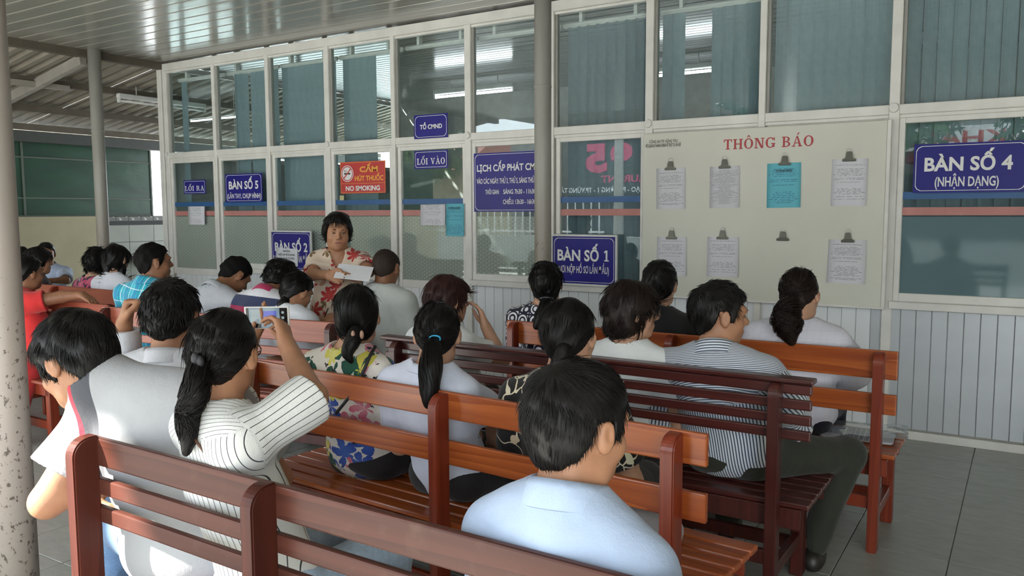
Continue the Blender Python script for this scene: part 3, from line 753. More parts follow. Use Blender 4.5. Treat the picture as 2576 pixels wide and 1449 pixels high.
def bench(label, p0, p1, rails, posts=(.05, .5, .95), mat=M_wood_orange, pmat=M_wood_post, top=.875, cap=False, flip=False, depth=.43, nslat=6, pd=.066, pw=.042, over=0.0, smat=None):
    """p0, p1: the two ends of the back's rear plane on the floor; the seat lies on the wall side of it"""
    sh_ = 0.0 if flip else -.03
    p0, p1 = Vector((p0[0], p0[1]+sh_, 0)), Vector((p1[0], p1[1]+sh_, 0)); d = p1-p0; L = d.length; rz = math.atan2(d.y, d.x)
    if flip: o = empty('wooden_bench', p1, rz+PI)
    else: o = empty('wooden_bench', p0, rz)
    tag(o, label, 'bench')
    smat = smat or mat
    top = top+.004; pm = post_mesh(top, pw, pd, .05)
    for f in posts:
        q = share('back_post', pm, pmat, o, (f*L, pd/2, 0))
    for (z0, z1) in rails:
        box('back_slat', (0, pd-.004, z0+.004), (L, pd+.016, z1+.004), mat, o, .005, 2)
    if cap: box('top_cap', (-.01, pd-.03, top+.001), (L+.01, pd+.034, top+.019), mat, o, .005, 2)
    y0 = pd+.01; y1 = y0+depth; zs = .425
    sw = (depth-.008*(nslat-1))/nslat
    for k in range(nslat):
        a = y0+k*(sw+.008); box('seat_slat', (.0, a, zs-.022), (L, a+sw, zs), smat, o, .006, 2)
    box('seat_apron', (.03, y0-.004, zs-.10), (L-.03, y0+.018, zs-.023), pmat, o, .003); box('seat_apron', (.03, y1-.05, zs-.10), (L-.03, y1-.03, zs-.023), pmat, o, .003)
    for f in posts:
        x = f*L
        box('front_leg', (x-.025, y1-.09, 0), (x+.025, y1-.03, zs-.023), pmat, o, .004)
        box('seat_bearer', (x-.02, y0+.018, zs-.085), (x+.02, y1-.09, zs-.023), pmat, o, .003)
        box('side_stretcher', (x-.016, pd, .14), (x+.016, y1-.09, .185), pmat, o, .003)
    xa, xb = posts[0]*L, posts[-1]*L
    box('long_stretcher', (xa+.02, pd/2-.012, .19), (xb-.02, pd/2+.012, .245), pmat, o, .003)
    box('long_stretcher', (xa+.02, y1-.07, .10), (xb-.02, y1-.046, .155), pmat, o, .003)
    return o
TWO = [(.752, .878), (.585, .685)]
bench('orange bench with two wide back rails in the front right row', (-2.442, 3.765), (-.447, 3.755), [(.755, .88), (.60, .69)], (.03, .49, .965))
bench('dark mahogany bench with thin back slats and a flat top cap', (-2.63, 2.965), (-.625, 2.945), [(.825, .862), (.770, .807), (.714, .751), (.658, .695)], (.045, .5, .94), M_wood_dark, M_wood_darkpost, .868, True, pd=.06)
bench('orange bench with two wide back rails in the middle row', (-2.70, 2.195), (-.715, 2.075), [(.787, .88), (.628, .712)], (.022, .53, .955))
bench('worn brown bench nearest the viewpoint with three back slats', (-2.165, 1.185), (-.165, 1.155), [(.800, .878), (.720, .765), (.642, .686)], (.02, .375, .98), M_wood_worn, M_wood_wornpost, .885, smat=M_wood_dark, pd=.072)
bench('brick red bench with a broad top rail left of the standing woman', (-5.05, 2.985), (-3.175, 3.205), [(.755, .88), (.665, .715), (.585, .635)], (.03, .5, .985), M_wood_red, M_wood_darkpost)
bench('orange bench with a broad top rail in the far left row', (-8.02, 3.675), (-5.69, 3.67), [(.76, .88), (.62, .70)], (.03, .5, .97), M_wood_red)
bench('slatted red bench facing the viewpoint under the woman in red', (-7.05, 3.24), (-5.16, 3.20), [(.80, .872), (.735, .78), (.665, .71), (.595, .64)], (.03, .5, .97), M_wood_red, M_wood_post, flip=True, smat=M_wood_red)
def plain_bench(label, c, L, wdt, rz, mat, h=.43):
    o = empty('backless_bench', (c[0], c[1], 0), rz); tag(o, label, 'bench')
    n = max(2, int(wdt/.075))
    for k in range(n):
        a = -wdt/2+wdt*k/n; box('seat_slat', (-L/2, a+.003, h-.025), (L/2, a+wdt/n-.003, h), mat, o, .005, 1)
    for sx in (-1, 1):
        for sy in (-1, 1): box('leg', (sx*(L/2-.05)-.02, sy*(wdt/2-.04)-.02, 0), (sx*(L/2-.05)+.02, sy*(wdt/2-.04)+.02, h-.025), mat, o, .003)
        box('bearer', (sx*(L/2-.05)-.018, -wdt/2+.02, h-.075), (sx*(L/2-.05)+.018, wdt/2-.02, h-.026), mat, o, .002)
        box('stretcher', (sx*(L/2-.05)-.015, -wdt/2+.06, .12), (sx*(L/2-.05)+.015, wdt/2-.06, .155), mat, o, .002)
    box('long_rail', (-L/2+.03, -.015, .125), (L/2-.03, .015, .15), mat, o, .002)
# small printed labels stuck on two benches
def sticker(p, w, h, rz, label):
    bm = bmesh.new(); add_box(bm, (-w/2, -.001, -h/2), (w/2, .001, h/2)); o = fin(bm, 'inventory_label', m_paper_small, None); o.location = p; o.rotation_euler = (0, 0, rz); tag(o, label, 'label')
m_paper_small = m_paper('printed_label', (.72, .72, .70), (.1, .1, .1), .006, .6)
sticker((-1.385, 2.956-.03+.0535, .789), .065, .030, -.01, 'small white printed label on the thin slats of the dark bench')
sticker((-4.72, 3.084, .692), .052, .03, .117, 'small white label on the second rail of the brick red bench')

# ================================================================== STREET SIDE (behind the viewpoint, mirrored in the glass)
def m_leaf(name, col):
    m, nt, b = new_mat(name); n = noise(nt, objco(nt), 1.2, 4)
    nt.links.new(ramp(nt, n, [(.3, tuple(x*.5 for x in col)), (.7, tuple(x*1.5 for x in col))]), b.inputs['Base Color']); b.inputs['Roughness'].default_value = .5; return m
M_leaf = m_leaf('green_foliage', (.05, .12, .025)); M_leaf2 = m_leaf('dark_green_foliage', (.03, .075, .03)); M_bark = plain('tree_bark', (.12, .09, .07), .9)
def tree(label, x, y, h, blobs, n, mat, seed):
    rs = np.random.RandomState(seed); o = empty('street_tree', (x, y, -.121)); tag(o, label, 'tree')
    tube('trunk', [(0, 0, 0), (.05, .05, h*.35), (.15, -.05, h*.7)], [.17, .13, .06], M_bark, o, 10)
    P = []; Fc = []
    for (bx, by, bz, rx, rz) in blobs:
        k = int(n*rx*rx*rz/sum(b[3]**2*b[4] for b in blobs))
        d = rs.normal(size=(k, 3)); d /= np.linalg.norm(d, axis=1, keepdims=True); r = rs.uniform(.45, 1, (k, 1))**.5
        c = np.array((bx, by, bz))+d*r*np.array((rx, rx, rz)); a = rs.normal(size=(k, 3)); a /= np.linalg.norm(a, axis=1, keepdims=True); b = np.cross(a, d); b /= np.maximum(np.linalg.norm(b, axis=1, keepdims=True), 1e-6)
        sz = rs.uniform(.10, .22, (k, 1)); i0 = len(P)*1
        q = np.stack([c-a*sz, c+b*sz*.45, c+a*sz, c-b*sz*.45], 1).reshape(-1, 3); st = sum(len(x_) for x_ in P); P.append(q); Fc.append(st+np.arange(k*4).reshape(-1, 4))
    me = bpy.data.meshes.new('foliage'); P = np.concatenate(P); Fc = np.concatenate(Fc); me.from_pydata(P.tolist(), [], Fc.tolist()); f = link('foliage', me, mat, o); f['kind'] = 'stuff'
tree('broad street tree mirrored in the panes around the entrance', -19.5, -11.5, 5.2, [(0, 0, 4.4, 2.6, 1.5), (1.6, .4, 3.6, 1.6, 1.0), (-1.5, .2, 3.9, 1.5, 1.1)], 5200, M_leaf, 1)
tree('street tree behind the restaurant sign', -12.0, -20.5, 6.6, [(0, 0, 5.6, 2.8, 1.6), (-2, 0, 4.6, 1.8, 1.2), (2, 0, 4.8, 1.8, 1.2)], 5200, M_leaf2, 2)
tree('street tree mirrored above the notice board', -4.6, -12.4, 6.2, [(0, 0, 5.4, 2.6, 1.7), (1.5, 0, 4.2, 1.7, 1.2)], 5000, M_leaf, 3)
tree('street tree mirrored in the window with the table four sign', 1.9, -11.0, 6.0, [(0, 0, 4.6, 2.2, 1.6), (-1.2, .3, 3.4, 1.5, 1.1)], 4600, M_leaf2, 4)
tree('street tree at the far end of the street', -27.5, -10.5, 5.5, [(0, 0, 4.6, 2.6, 1.6), (1.5, 0, 3.4, 1.6, 1.1)], 4600, M_leaf2, 5)
M_shop = plain('dark_shop_front', (.045, .05, .055), .6); M_shopgrey = plain('grey_shop_wall', (.22, .22, .21), .8)
rb = empty('restaurant_building', (-11.6, -14.0, -.121), PI); tag(rb, 'dark restaurant front across the street with a large sign', 'building')
box('front_wall', (-4.5, -.2, 0), (4.5, 2.5, 2.0), M_shopgrey, rb, 0); box('upper_wall', (-4.5, -.2, 2.0), (4.5, 2.5, 4.4), M_shopgrey, rb, 0); box('shutter', (-3.9, -.26, .1), (3.9, -.2, 1.9), M_shop, rb, 0)
sg = empty('restaurant_sign', (-11.7, -13.5, 2.0), PI); tag(sg, 'dark restaurant sign with a large pink 95 across the street', 'sign')
box('panel', (-2.6, 0, 0), (2.6, .12, 2.0), M_shop, sg, .01)
M_pink = plain('pink_sign_letters', (.62, .06, .16), .4); M_amber = plain('amber_sign_letters', (.75, .35, .03), .4)
lettering('lettering', 'Quán', -2.0, -.95, .95, 1.6, -.012, M_amber, sg, .03); lettering('lettering', '9', -.55, .27, .85, 1.75, -.012, M_pink, sg, .06); lettering('lettering', '5', .38, 1.2, .85, 1.75, -.012, M_pink, sg, .06)
lettering('lettering', 'RESTAURANT', -1.9, .6, .45, .68, -.012, M_pink, sg, .03); lettering('lettering', 'TRẦN HƯNG ĐẠO - PHƯỜNG 1 - TP.VŨNG TÀU', -2.3, 2.3, .12, .28, -.012, M_signwhite, sg, .02)
hb = empty('red_roofed_house', (-24.0, -16.0, -.121), PI); tag(hb, 'cream house with a red tiled roof across the street', 'building')
box('wall', (-4, 0, 0), (4, 5, 3.4), M_beige, hb, 0)
bm = bmesh.new(); vv = [bm.verts.new(p) for p in ((-4.4, -.5, 3.3), (4.4, -.5, 3.3), (4.4, 2.5, 5.0), (-4.4, 2.5, 5.0), (4.4, 5.5, 3.3), (-4.4, 5.5, 3.3))]
bm.faces.new((vv[0], vv[1], vv[2], vv[3])); bm.faces.new((vv[3], vv[2], vv[4], vv[5])); bm.faces.new((vv[0], vv[3], vv[5])); bm.faces.new((vv[1], vv[4], vv[2])); bm.faces.new((vv[0], vv[5], vv[4], vv[1]))
fin(bm, 'tiled_roof', plain('red_roof_tiles', (.38, .085, .05), .8, 0, .2, 12), hb)
h2 = empty('shop_house', (-1.7, -16.5, -.121), PI); tag(h2, 'shop house with a dark red awning across the street', 'building')
box('wall', (-5, 0, 0), (5, 4, 5.2), M_shopgrey, h2, 0); box('awning', (-4.6, -1.6, 3.0), (1.5, 0, 3.25), plain('dark_red_awning', (.22, .02, .03), .7), h2, 0); box('shutter', (-4, -.05, .1), (4, 0, 2.7), M_shop, h2, 0)
box('lettering_board', (-1.5, -.12, 3.4), (4.5, -.02, 4.1), M_signwhite, h2, 0); lettering('lettering', 'KHÁCH SẠN', -1.0, 3.8, 3.55, 3.95, -.125, M_signred, h2, .03)
tube_o = empty('utility_pole', (-9.1, -8.0, -.121)); tag(tube_o, 'concrete utility pole on the street side', 'pole'); tube('shaft', [(0, 0, 0), (0, 0, 7.5)], [.14, .09], plain('concrete_pole', (.42, .41, .38), .9), tube_o, 14)
for q in range(3): tube('wire', [(-12, -.1, 5.6+.25*q), (-6, -.1, 5.3+.25*q), (0, -.1, 5.7+.25*q), (6, -.1, 5.2+.25*q), (12, -.1, 5.5+.25*q)], .015, M_black, tube_o, 5)
fn = empty('street_fence', (-16.0, -9.0, -.121)); tag(fn, 'low white street wall with a metal railing', 'fence')
box('low_wall', (-12, -.1, 0), (19, .1, .9), plain('grey_street_wall', (.34, .35, .34), .85), fn, 0); box('rail', (-12, -.03, 1.95), (6, .03, 2.0), M_white, fn, 0); box('rail', (-12, -.03, 1.0), (6, .03, 1.05), M_white, fn, 0)
bar = box_mesh('picket', (.03, .03, 1.1), 0)
for k in range(72): share('picket', bar, M_white, fn, (-11.9+.25*k, 0, 1.45))


# ================================================================== PEOPLE ENGINE
# bodies, clothes and hair are distance fields meshed into one continuous surface each
def V3(*a): return np.array(a, float)
def nrm(v): v = np.asarray(v, float); return v/max(1e-9, np.linalg.norm(v))
def lerp(a, b, t): return np.asarray(a, float)*(1-t)+np.asarray(b, float)*t
def cone(a, b, ra, rb):
    a = np.asarray(a, float); b = np.asarray(b, float); ba = b-a; L2 = max(1e-9, float(ba@ba)); r = max(ra, rb)
    def f(x, y, z):
        px, py, pz = x-a[0], y-a[1], z-a[2]
        t = np.clip((px*ba[0]+py*ba[1]+pz*ba[2])/L2, 0, 1)
        return np.sqrt((px-t*ba[0])**2+(py-t*ba[1])**2+(pz-t*ba[2])**2)-(ra+(rb-ra)*t)
    return f, np.minimum(a, b)-r, np.maximum(a, b)+r
def ell(c, ax, rad):
    c = np.asarray(c, float); ax = [np.asarray(q, float) for q in ax]; r = rad
    ext = np.sqrt(sum((ax[i]*r[i])**2 for i in range(3)))
    def f(x, y, z):
        px, py, pz = x-c[0], y-c[1], z-c[2]
        k0 = 0; k1 = 0
        for i in range(3):
            q = (px*ax[i][0]+py*ax[i][1]+pz*ax[i][2])/r[i]; k0 = k0+q*q; k1 = k1+(q/r[i])**2
        k0 = np.sqrt(k0); k1 = np.sqrt(k1)
        return k0*(k0-1)/np.maximum(k1, 1e-4)
    return f, c-ext, c+ext
class Grid:
    def __init__(s, prims, h, pad=.0):
        lo = np.min([p[0][1] for p in prims], 0)-pad-4*h; hi = np.max([p[0][2] for p in prims], 0)+pad+4*h
        s.h = h; s.lo = lo; s.n = np.ceil((hi-lo)/h).astype(int)+1
        s.d = np.full(s.n, .3, np.float32)
        for p, k in prims: s.add(p, k)
    def axes(s, i0, i1):
        c = [s.lo[q]+s.h*np.arange(i0[q], i1[q]) for q in range(3)]
        return c[0][:, None, None], c[1][None, :, None], c[2][None, None, :]
    def rng(s, lo, hi, pad):
        i0 = np.clip(np.floor((lo-pad-s.lo)/s.h).astype(int), 0, s.n-1); i1 = np.clip(np.ceil((hi+pad-s.lo)/s.h).astype(int)+1, 1, s.n); return i0, i1
    def add(s, prim, k):
        f, lo, hi = prim; i0, i1 = s.rng(lo, hi, k+3*s.h)
        sl = tuple(slice(a, b) for a, b in zip(i0, i1)); v = f(*s.axes(i0, i1)); d = s.d[sl]
        if k > 0:
            hh = np.maximum(k-np.abs(d-v), 0)/k; s.d[sl] = np.minimum(d, v)-hh*hh*k*.25
        else: s.d[sl] = np.minimum(d, v)
    def cut(s, prim, k=0.0):
        f, lo, hi = prim; i0, i1 = s.rng(lo, hi, k+3*s.h)
        sl = tuple(slice(a, b) for a, b in zip(i0, i1)); v = -f(*s.axes(i0, i1)); d = s.d[sl]
        if k > 0:
            hh = np.maximum(k-np.abs(d-v), 0)/k; s.d[sl] = np.maximum(d, v)+hh*hh*k*.25
        else: s.d[sl] = np.maximum(d, v)
    def fn(s, g):
        s.d = g(s.d, *s.axes((0, 0, 0), s.n)).astype(np.float32)
    def sample(s, P):
        i = np.clip(np.round((P-s.lo)/s.h).astype(int), 0, s.n-1); return s.d[i[:, 0], i[:, 1], i[:, 2]]
    def mesh(s):
        d = s.d; d[0] = d[-1] = .3; d[:, 0] = d[:, -1] = .3; d[:, :, 0] = d[:, :, -1] = .3
        ins = d < 0
        a = ins[:-1, :-1, :-1].astype(np.int8)
        cnt = a.copy()
        for dx, dy, dz in ((1, 0, 0), (0, 1, 0), (0, 0, 1), (1, 1, 0), (1, 0, 1), (0, 1, 1), (1, 1, 1)):
            cnt += ins[dx:d.shape[0]-1+dx, dy:d.shape[1]-1+dy, dz:d.shape[2]-1+dz]
        I, J, K = np.nonzero((cnt > 0) & (cnt < 8)); nv = len(I)
        idx = np.full(cnt.shape, -1, np.int32); idx[I, J, K] = np.arange(nv)
        acc = np.zeros((nv, 3)); num = np.zeros(nv)
        cor = [(x, y, z) for x in (0, 1) for y in (0, 1) for z in (0, 1)]
        val = {c: d[I+c[0], J+c[1], K+c[2]] for c in cor}
        for c in cor:
            for ax in range(3):
                if c[ax]: continue
                c2 = list(c); c2[ax] = 1; c2 = tuple(c2)
                v0, v1 = val[c], val[c2]; m = (v0 < 0) != (v1 < 0)
                t = np.where(m, v0/np.where(v0 == v1, 1, v0-v1), 0)
                p = np.array(c, float)[None, :]+np.zeros((nv, 3)); p[:, ax] += t
                acc[m] += p[m]; num[m] += 1
        P = acc/num[:, None]+np.stack([I, J, K], 1); P = s.lo+P*s.h
        Q = []
        for ax in range(3):
            sl0 = [slice(None)]*3; sl1 = [slice(None)]*3; sl0[ax] = slice(0, -1); sl1[ax] = slice(1, None)
            A = ins[tuple(sl0)]; B = ins[tuple(sl1)]
            i, j, k = np.nonzero(A != B); pos = [i, j, k]; flip = A[i, j, k]
            u, v = (ax+1) % 3, (ax+2) % 3
            ok = (pos[u] > 0) & (pos[v] > 0) & (pos[u] < cnt.shape[u]) & (pos[v] < cnt.shape[v]); pos = [q[ok] for q in pos]; flip = flip[ok]
            def cell(du, dv):
                q = [pos[0], pos[1], pos[2]]; q[u] = q[u]+du; q[v] = q[v]+dv; return idx[q[0], q[1], q[2]]
            q = np.stack([cell(-1, -1), cell(0, -1), cell(0, 0), cell(-1, 0)], 1)
            q[~flip] = q[~flip][:, ::-1]; Q.append(q)
        Q = np.concatenate(Q); return P, Q
def np_mesh(name, P, quads, tris=None, smooth=True):
    me = bpy.data.meshes.new(name); nq = len(quads); ntr = 0 if tris is None else len(tris)
    me.vertices.add(len(P)); me.vertices.foreach_set('co', np.asarray(P, np.float32).ravel())
    loops = np.concatenate([np.asarray(quads, np.int32).ravel()]+([np.asarray(tris, np.int32).ravel()] if ntr else []))
    me.loops.add(len(loops)); me.loops.foreach_set('vertex_index', loops)
    me.polygons.add(nq+ntr)
    st = np.concatenate([np.arange(nq)*4, nq*4+np.arange(ntr)*3]).astype(np.int32); me.polygons.foreach_set('loop_start', st)
    me.update(calc_edges=True)
    if smooth: me.polygons.foreach_set('use_smooth', np.ones(nq+ntr, bool))
    me.validate(); return me
def weld_hidden(P, Q, hidden, cell):
    """merge vertices deep under clothes into coarse clusters; the surface stays connected"""
    key = np.floor(P/cell).astype(np.int64); code = (key[:, 0]*73856093) ^ (key[:, 1]*19349663) ^ (key[:, 2]*83492791)
    new = np.arange(len(P)); hid = np.nonzero(hidden)[0]
    if len(hid):
        _, first, inv = np.unique(code[hid], return_index=True, return_inverse=True)
        new[hid] = hid[first][inv]
    Q = new[Q]
    u = np.sort(Q, 1); dup = (u[:, 1:] == u[:, :-1]).sum(1)
    quads = Q[dup == 0]; t = Q[dup == 1]
    tris = np.zeros((0, 3), int)
    if len(t):
        out = []
        for k in range(4):
            m = t[:, k] == t[:, (k+1) % 4]
            out.append(np.delete(t[m], k, axis=1))
        tris = np.concatenate(out)
    used = np.unique(np.concatenate([quads.ravel(), tris.ravel()])); mp = np.full(len(P), -1); mp[used] = np.arange(len(used))
    return P[used], mp[quads], mp[tris]
def folds(seed, amp, f=22.0):
    rs = np.random.RandomState(seed); ks = [(nrm(rs.normal(size=3)*V3(1, 1, .55))*f*rs.uniform(.6, 1.6), rs.uniform(0, 6.28), nrm(rs.normal(size=3))*f*.5) for _ in range(5)]
    def g(d, x, y, z):
        s = 0
        for k, ph, k2 in ks:
            s = s+np.sin(k[0]*x+k[1]*y+k[2]*z+ph+1.6*np.sin(k2[0]*x+k2[1]*y+k2[2]*z+ph))
        return d+amp*s/3.0
    return g

# ------------------------------------------------------------------ cloth, skin and hair materials
def m_skin(name, col):
    m, nt, b = new_mat(name)
    n = noise(nt, objco(nt), 22, 4)
    nt.links.new(ramp(nt, n, [(.3, tuple(x*.88 for x in col)), (.7, tuple(min(1, x*1.06) for x in col))]), b.inputs['Base Color'])
    b.inputs['Roughness'].default_value = .48; b.inputs['Subsurface Weight'].default_value = .12; b.inputs['Subsurface Radius'].default_value = (.012, .005, .003)
    b.inputs['Specular IOR Level'].default_value = .35
    bump(nt, b, noise(nt, objco(nt), 260, 2), .08, .001)
    return m
SK = {'light': m_skin('light_skin', (.52, .30, .20)), 'mid': m_skin('tan_skin', (.40, .20, .115)), 'dark': m_skin('brown_skin', (.27, .125, .068))}
M_lip = plain('lips', (.28, .09, .075), .4); M_eye = plain('dark_eye', (.02, .015, .012), .15); M_eyewhite = plain('eye_white', (.22, .17, .14), .4)
def m_hair(name, col, rough=.38, spec=.24):
    m, nt, b = new_mat(name)
    n = noise(nt, objco(nt, (1, 1, .25)), 130, 3, .6)
    nt.links.new(ramp(nt, n, [(.3, tuple(x*.55 for x in col)), (.75, tuple(x*1.5 for x in col))]), b.inputs['Base Color'])
    b.inputs['Roughness'].default_value = rough; b.inputs['Specular IOR Level'].default_value = spec
    bump(nt, b, n, .35, .003); return m
HR = {'black': m_hair('black_hair', (.0045, .004, .004), .42), 'soft': m_hair('soft_black_hair', (.006, .005, .005), .46), 'brown': m_hair('brown_black_hair', (.016, .0095, .008), .48), 'red': m_hair('reddish_brown_hair', (.032, .011, .010), .45), 'matte': m_hair('cropped_black_hair', (.006, .0055, .0055), .7, .10), 'thin': m_hair('thinning_hair', (.035, .024, .019), .6, .15), 'grey': m_hair('greying_hair', (.014, .012, .011), .5)}
def cloth_base(name, rough=.85, weave=420, bmp=.12):
    m, nt, b = new_mat(name); b.inputs['Roughness'].default_value = rough; b.inputs['Specular IOR Level'].default_value = .25
    b.inputs['Sheen Weight'].default_value = .15
    v = objco(nt); n = noise(nt, v, weave, 2); f = noise(nt, objco(nt, (1, 1, .7)), 16, 4, .6)
    h = math_n(nt, 'ADD', math_n(nt, 'MULTIPLY', n, .12), f)
    bump(nt, b, h, bmp*3.2, .014)
    return m, nt, b, v, f
def c_plain(name, col, var=.08, rough=.85):
    m, nt, b, v, f = cloth_base(name, rough)
    nt.links.new(ramp(nt, f, [(.3, tuple(x*(1-var) for x in col)), (.7, tuple(min(1, x*(1+var*.5)) for x in col))]), b.inputs['Base Color']); return m
def attr(nt, name, out='Fac'):
    a = nt.nodes.new('ShaderNodeAttribute'); a.attribute_name = name; return a.outputs[out]
def c_stripe(name, base, line, pitch, duty):
    m, nt, b, v, f = cloth_base(name)
    fr = math_n(nt, 'FRACT', math_n(nt, 'DIVIDE', attr(nt, 'st'), pitch)); s = math_n(nt, 'LESS_THAN', fr, duty)
    nt.links.new(mixc(nt, s, base, line), b.inputs['Base Color']); return m
def c_check(name, base, cols):
    """plaid from torso coordinates"""
    m, nt, b, v, f = cloth_base(name); s = N(nt, 'ShaderNodeSeparateXYZ'); nt.links.new(attr(nt, 'tc', 'Vector'), s.inputs[0])
    c = base
    for (ax, pitch, ph, duty, col, al) in cols:
        fr = math_n(nt, 'FRACT', math_n(nt, 'ADD', math_n(nt, 'DIVIDE', s.outputs[ax], pitch), ph)); t = math_n(nt, 'MULTIPLY', math_n(nt, 'LESS_THAN', fr, duty), al)
        c = mixc(nt, t, c, col)
    nt.links.new(c, b.inputs['Base Color']); return m
def c_floral(name, base, layers, dis=.35):
    """blossoms: lobed voronoi cells; layers of (scale, size, petals, colour, core colour, keep)"""
    m, nt, b, v, f = cloth_base(name)
    tc = attr(nt, 'tc', 'Vector'); nz = noise(nt, tc, 18, 3, .6, 'Color')
    wob = N(nt, 'ShaderNodeVectorMath', _operation='SCALE'); nt.links.new(nz, wob.inputs[0]); wob.inputs['Scale'].default_value = .05*dis
    ad = N(nt, 'ShaderNodeVectorMath', _operation='ADD'); nt.links.new(tc, ad.inputs[0]); nt.links.new(wob.outputs[0], ad.inputs[1])
    c = base
    for q, (scale, size, pet, col, core, keep) in enumerate(layers):
        of = N(nt, 'ShaderNodeVectorMath', _operation='ADD'); nt.links.new(ad.outputs[0], of.inputs[0]); of.inputs[1].default_value = (1.37*q, 2.1*q, .73*q)
        vo = N(nt, 'ShaderNodeTexVoronoi', Scale=scale, Randomness=.95); nt.links.new(of.outputs[0], vo.inputs['Vector'])
        df = N(nt, 'ShaderNodeVectorMath', _operation='SUBTRACT'); nt.links.new(of.outputs[0], df.inputs[0]); nt.links.new(vo.outputs['Position'], df.inputs[1])
        sx = N(nt, 'ShaderNodeSeparateXYZ'); nt.links.new(df.outputs[0], sx.inputs[0])
        ang = math_n(nt, 'ARCTAN2', sx.outputs[2], sx.outputs[0])
        lob = math_n(nt, 'ABSOLUTE', math_n(nt, 'SINE', math_n(nt, 'MULTIPLY', ang, pet/2)))
        rad = math_n(nt, 'MULTIPLY', math_n(nt, 'ADD', .45, math_n(nt, 'MULTIPLY', lob, .55)), size)
        s2 = N(nt, 'ShaderNodeSeparateColor'); nt.links.new(vo.outputs['Color'], s2.inputs[0])
        k = math_n(nt, 'LESS_THAN', s2.outputs[0], keep)
        dd = math_n(nt, 'DIVIDE', vo.outputs['Distance'], scale)
        on = math_n(nt, 'MULTIPLY', math_n(nt, 'LESS_THAN', dd, rad), k)
        shade = mixc(nt, math_n(nt, 'MULTIPLY', dd, 1/size), core, col)
        c = mixc(nt, on, c, shade)
    nt.links.new(c, b.inputs['Base Color']); return m
def c_geo(name):
    m, nt, b, v, f = cloth_base(name); tc = attr(nt, 'tc', 'Vector')
    vo = N(nt, 'ShaderNodeTexVoronoi', Scale=13, Randomness=.25); nt.links.new(tc, vo.inputs['Vector'])
    r = math_n(nt, 'FRACT', math_n(nt, 'MULTIPLY', vo.outputs['Distance'], 4.6))
    vo2 = N(nt, 'ShaderNodeTexVoronoi', Scale=13, Randomness=.25, _feature='DISTANCE_TO_EDGE'); nt.links.new(tc, vo2.inputs['Vector'])
    ring = math_n(nt, 'LESS_THAN', r, .46); edge = math_n(nt, 'LESS_THAN', vo2.outputs['Distance'], .06)
    nt.links.new(mixc(nt, math_n(nt, 'MAXIMUM', ring, edge), (.62, .62, .66), (.012, .012, .028)), b.inputs['Base Color']); return m
def c_embro(name):
    m, nt, b, v, f = cloth_base(name); tc = attr(nt, 'tc', 'Vector')
    nz = noise(nt, tc, 9, 2, .5, 'Color'); sc = N(nt, 'ShaderNodeVectorMath', _operation='SCALE'); nt.links.new(nz, sc.inputs[0]); sc.inputs['Scale'].default_value = .12
    ad = N(nt, 'ShaderNodeVectorMath', _operation='ADD'); nt.links.new(tc, ad.inputs[0]); nt.links.new(sc.outputs[0], ad.inputs[1])
    w = N(nt, 'ShaderNodeTexVoronoi', Scale=9, Randomness=1.0, _feature='DISTANCE_TO_EDGE'); nt.links.new(ad.outputs[0], w.inputs['Vector'])
    lines = math_n(nt, 'LESS_THAN', w.outputs['Distance'], .022)
    vo = N(nt, 'ShaderNodeTexVoronoi', Scale=15, Randomness=.9); nt.links.new(ad.outputs[0], vo.inputs['Vector'])
    s2 = N(nt, 'ShaderNodeSeparateColor'); nt.links.new(vo.outputs['Color'], s2.inputs[0])
    leaf = math_n(nt, 'MULTIPLY', math_n(nt, 'LESS_THAN', vo.outputs['Distance'], .30), math_n(nt, 'LESS_THAN', s2.outputs[1], .30))
    c = mixc(nt, lines, (.010, .009, .010), (.62, .55, .42)); c = mixc(nt, leaf, c, mixc(nt, s2.outputs[2], (.50, .33, .24), (.60, .58, .40)))
    nt.links.new(c, b.inputs['Base Color']); return m
def c_region(name, stops, src='reg'):
    """flat colour fields along an attribute"""
    m, nt, b, v, f = cloth_base(name)
    c = ramp(nt, attr(nt, src), stops, 'CONSTANT')
    nt.links.new(mixc(nt, .12, c, ramp(nt, f, [(.3, (.5, .5, .5)), (.7, (1, 1, 1))]), 'MULTIPLY'), b.inputs['Base Color']); return m
def m_denim(name, col):
    m, nt, b, v, f = cloth_base(name, .9, 700)
    n2 = noise(nt, v, 9, 5, .7); fine = noise(nt, v, 500, 2)
    c = ramp(nt, n2, [(.3, tuple(x*.55 for x in col)), (.7, tuple(min(1, x*1.5) for x in col))])
    nt.links.new(mixc(nt, .35, c, ramp(nt, fine, [(.35, tuple(x*.5 for x in col)), (.65, tuple(min(1, x*1.9) for x in col))])), b.inputs['Base Color']); return m

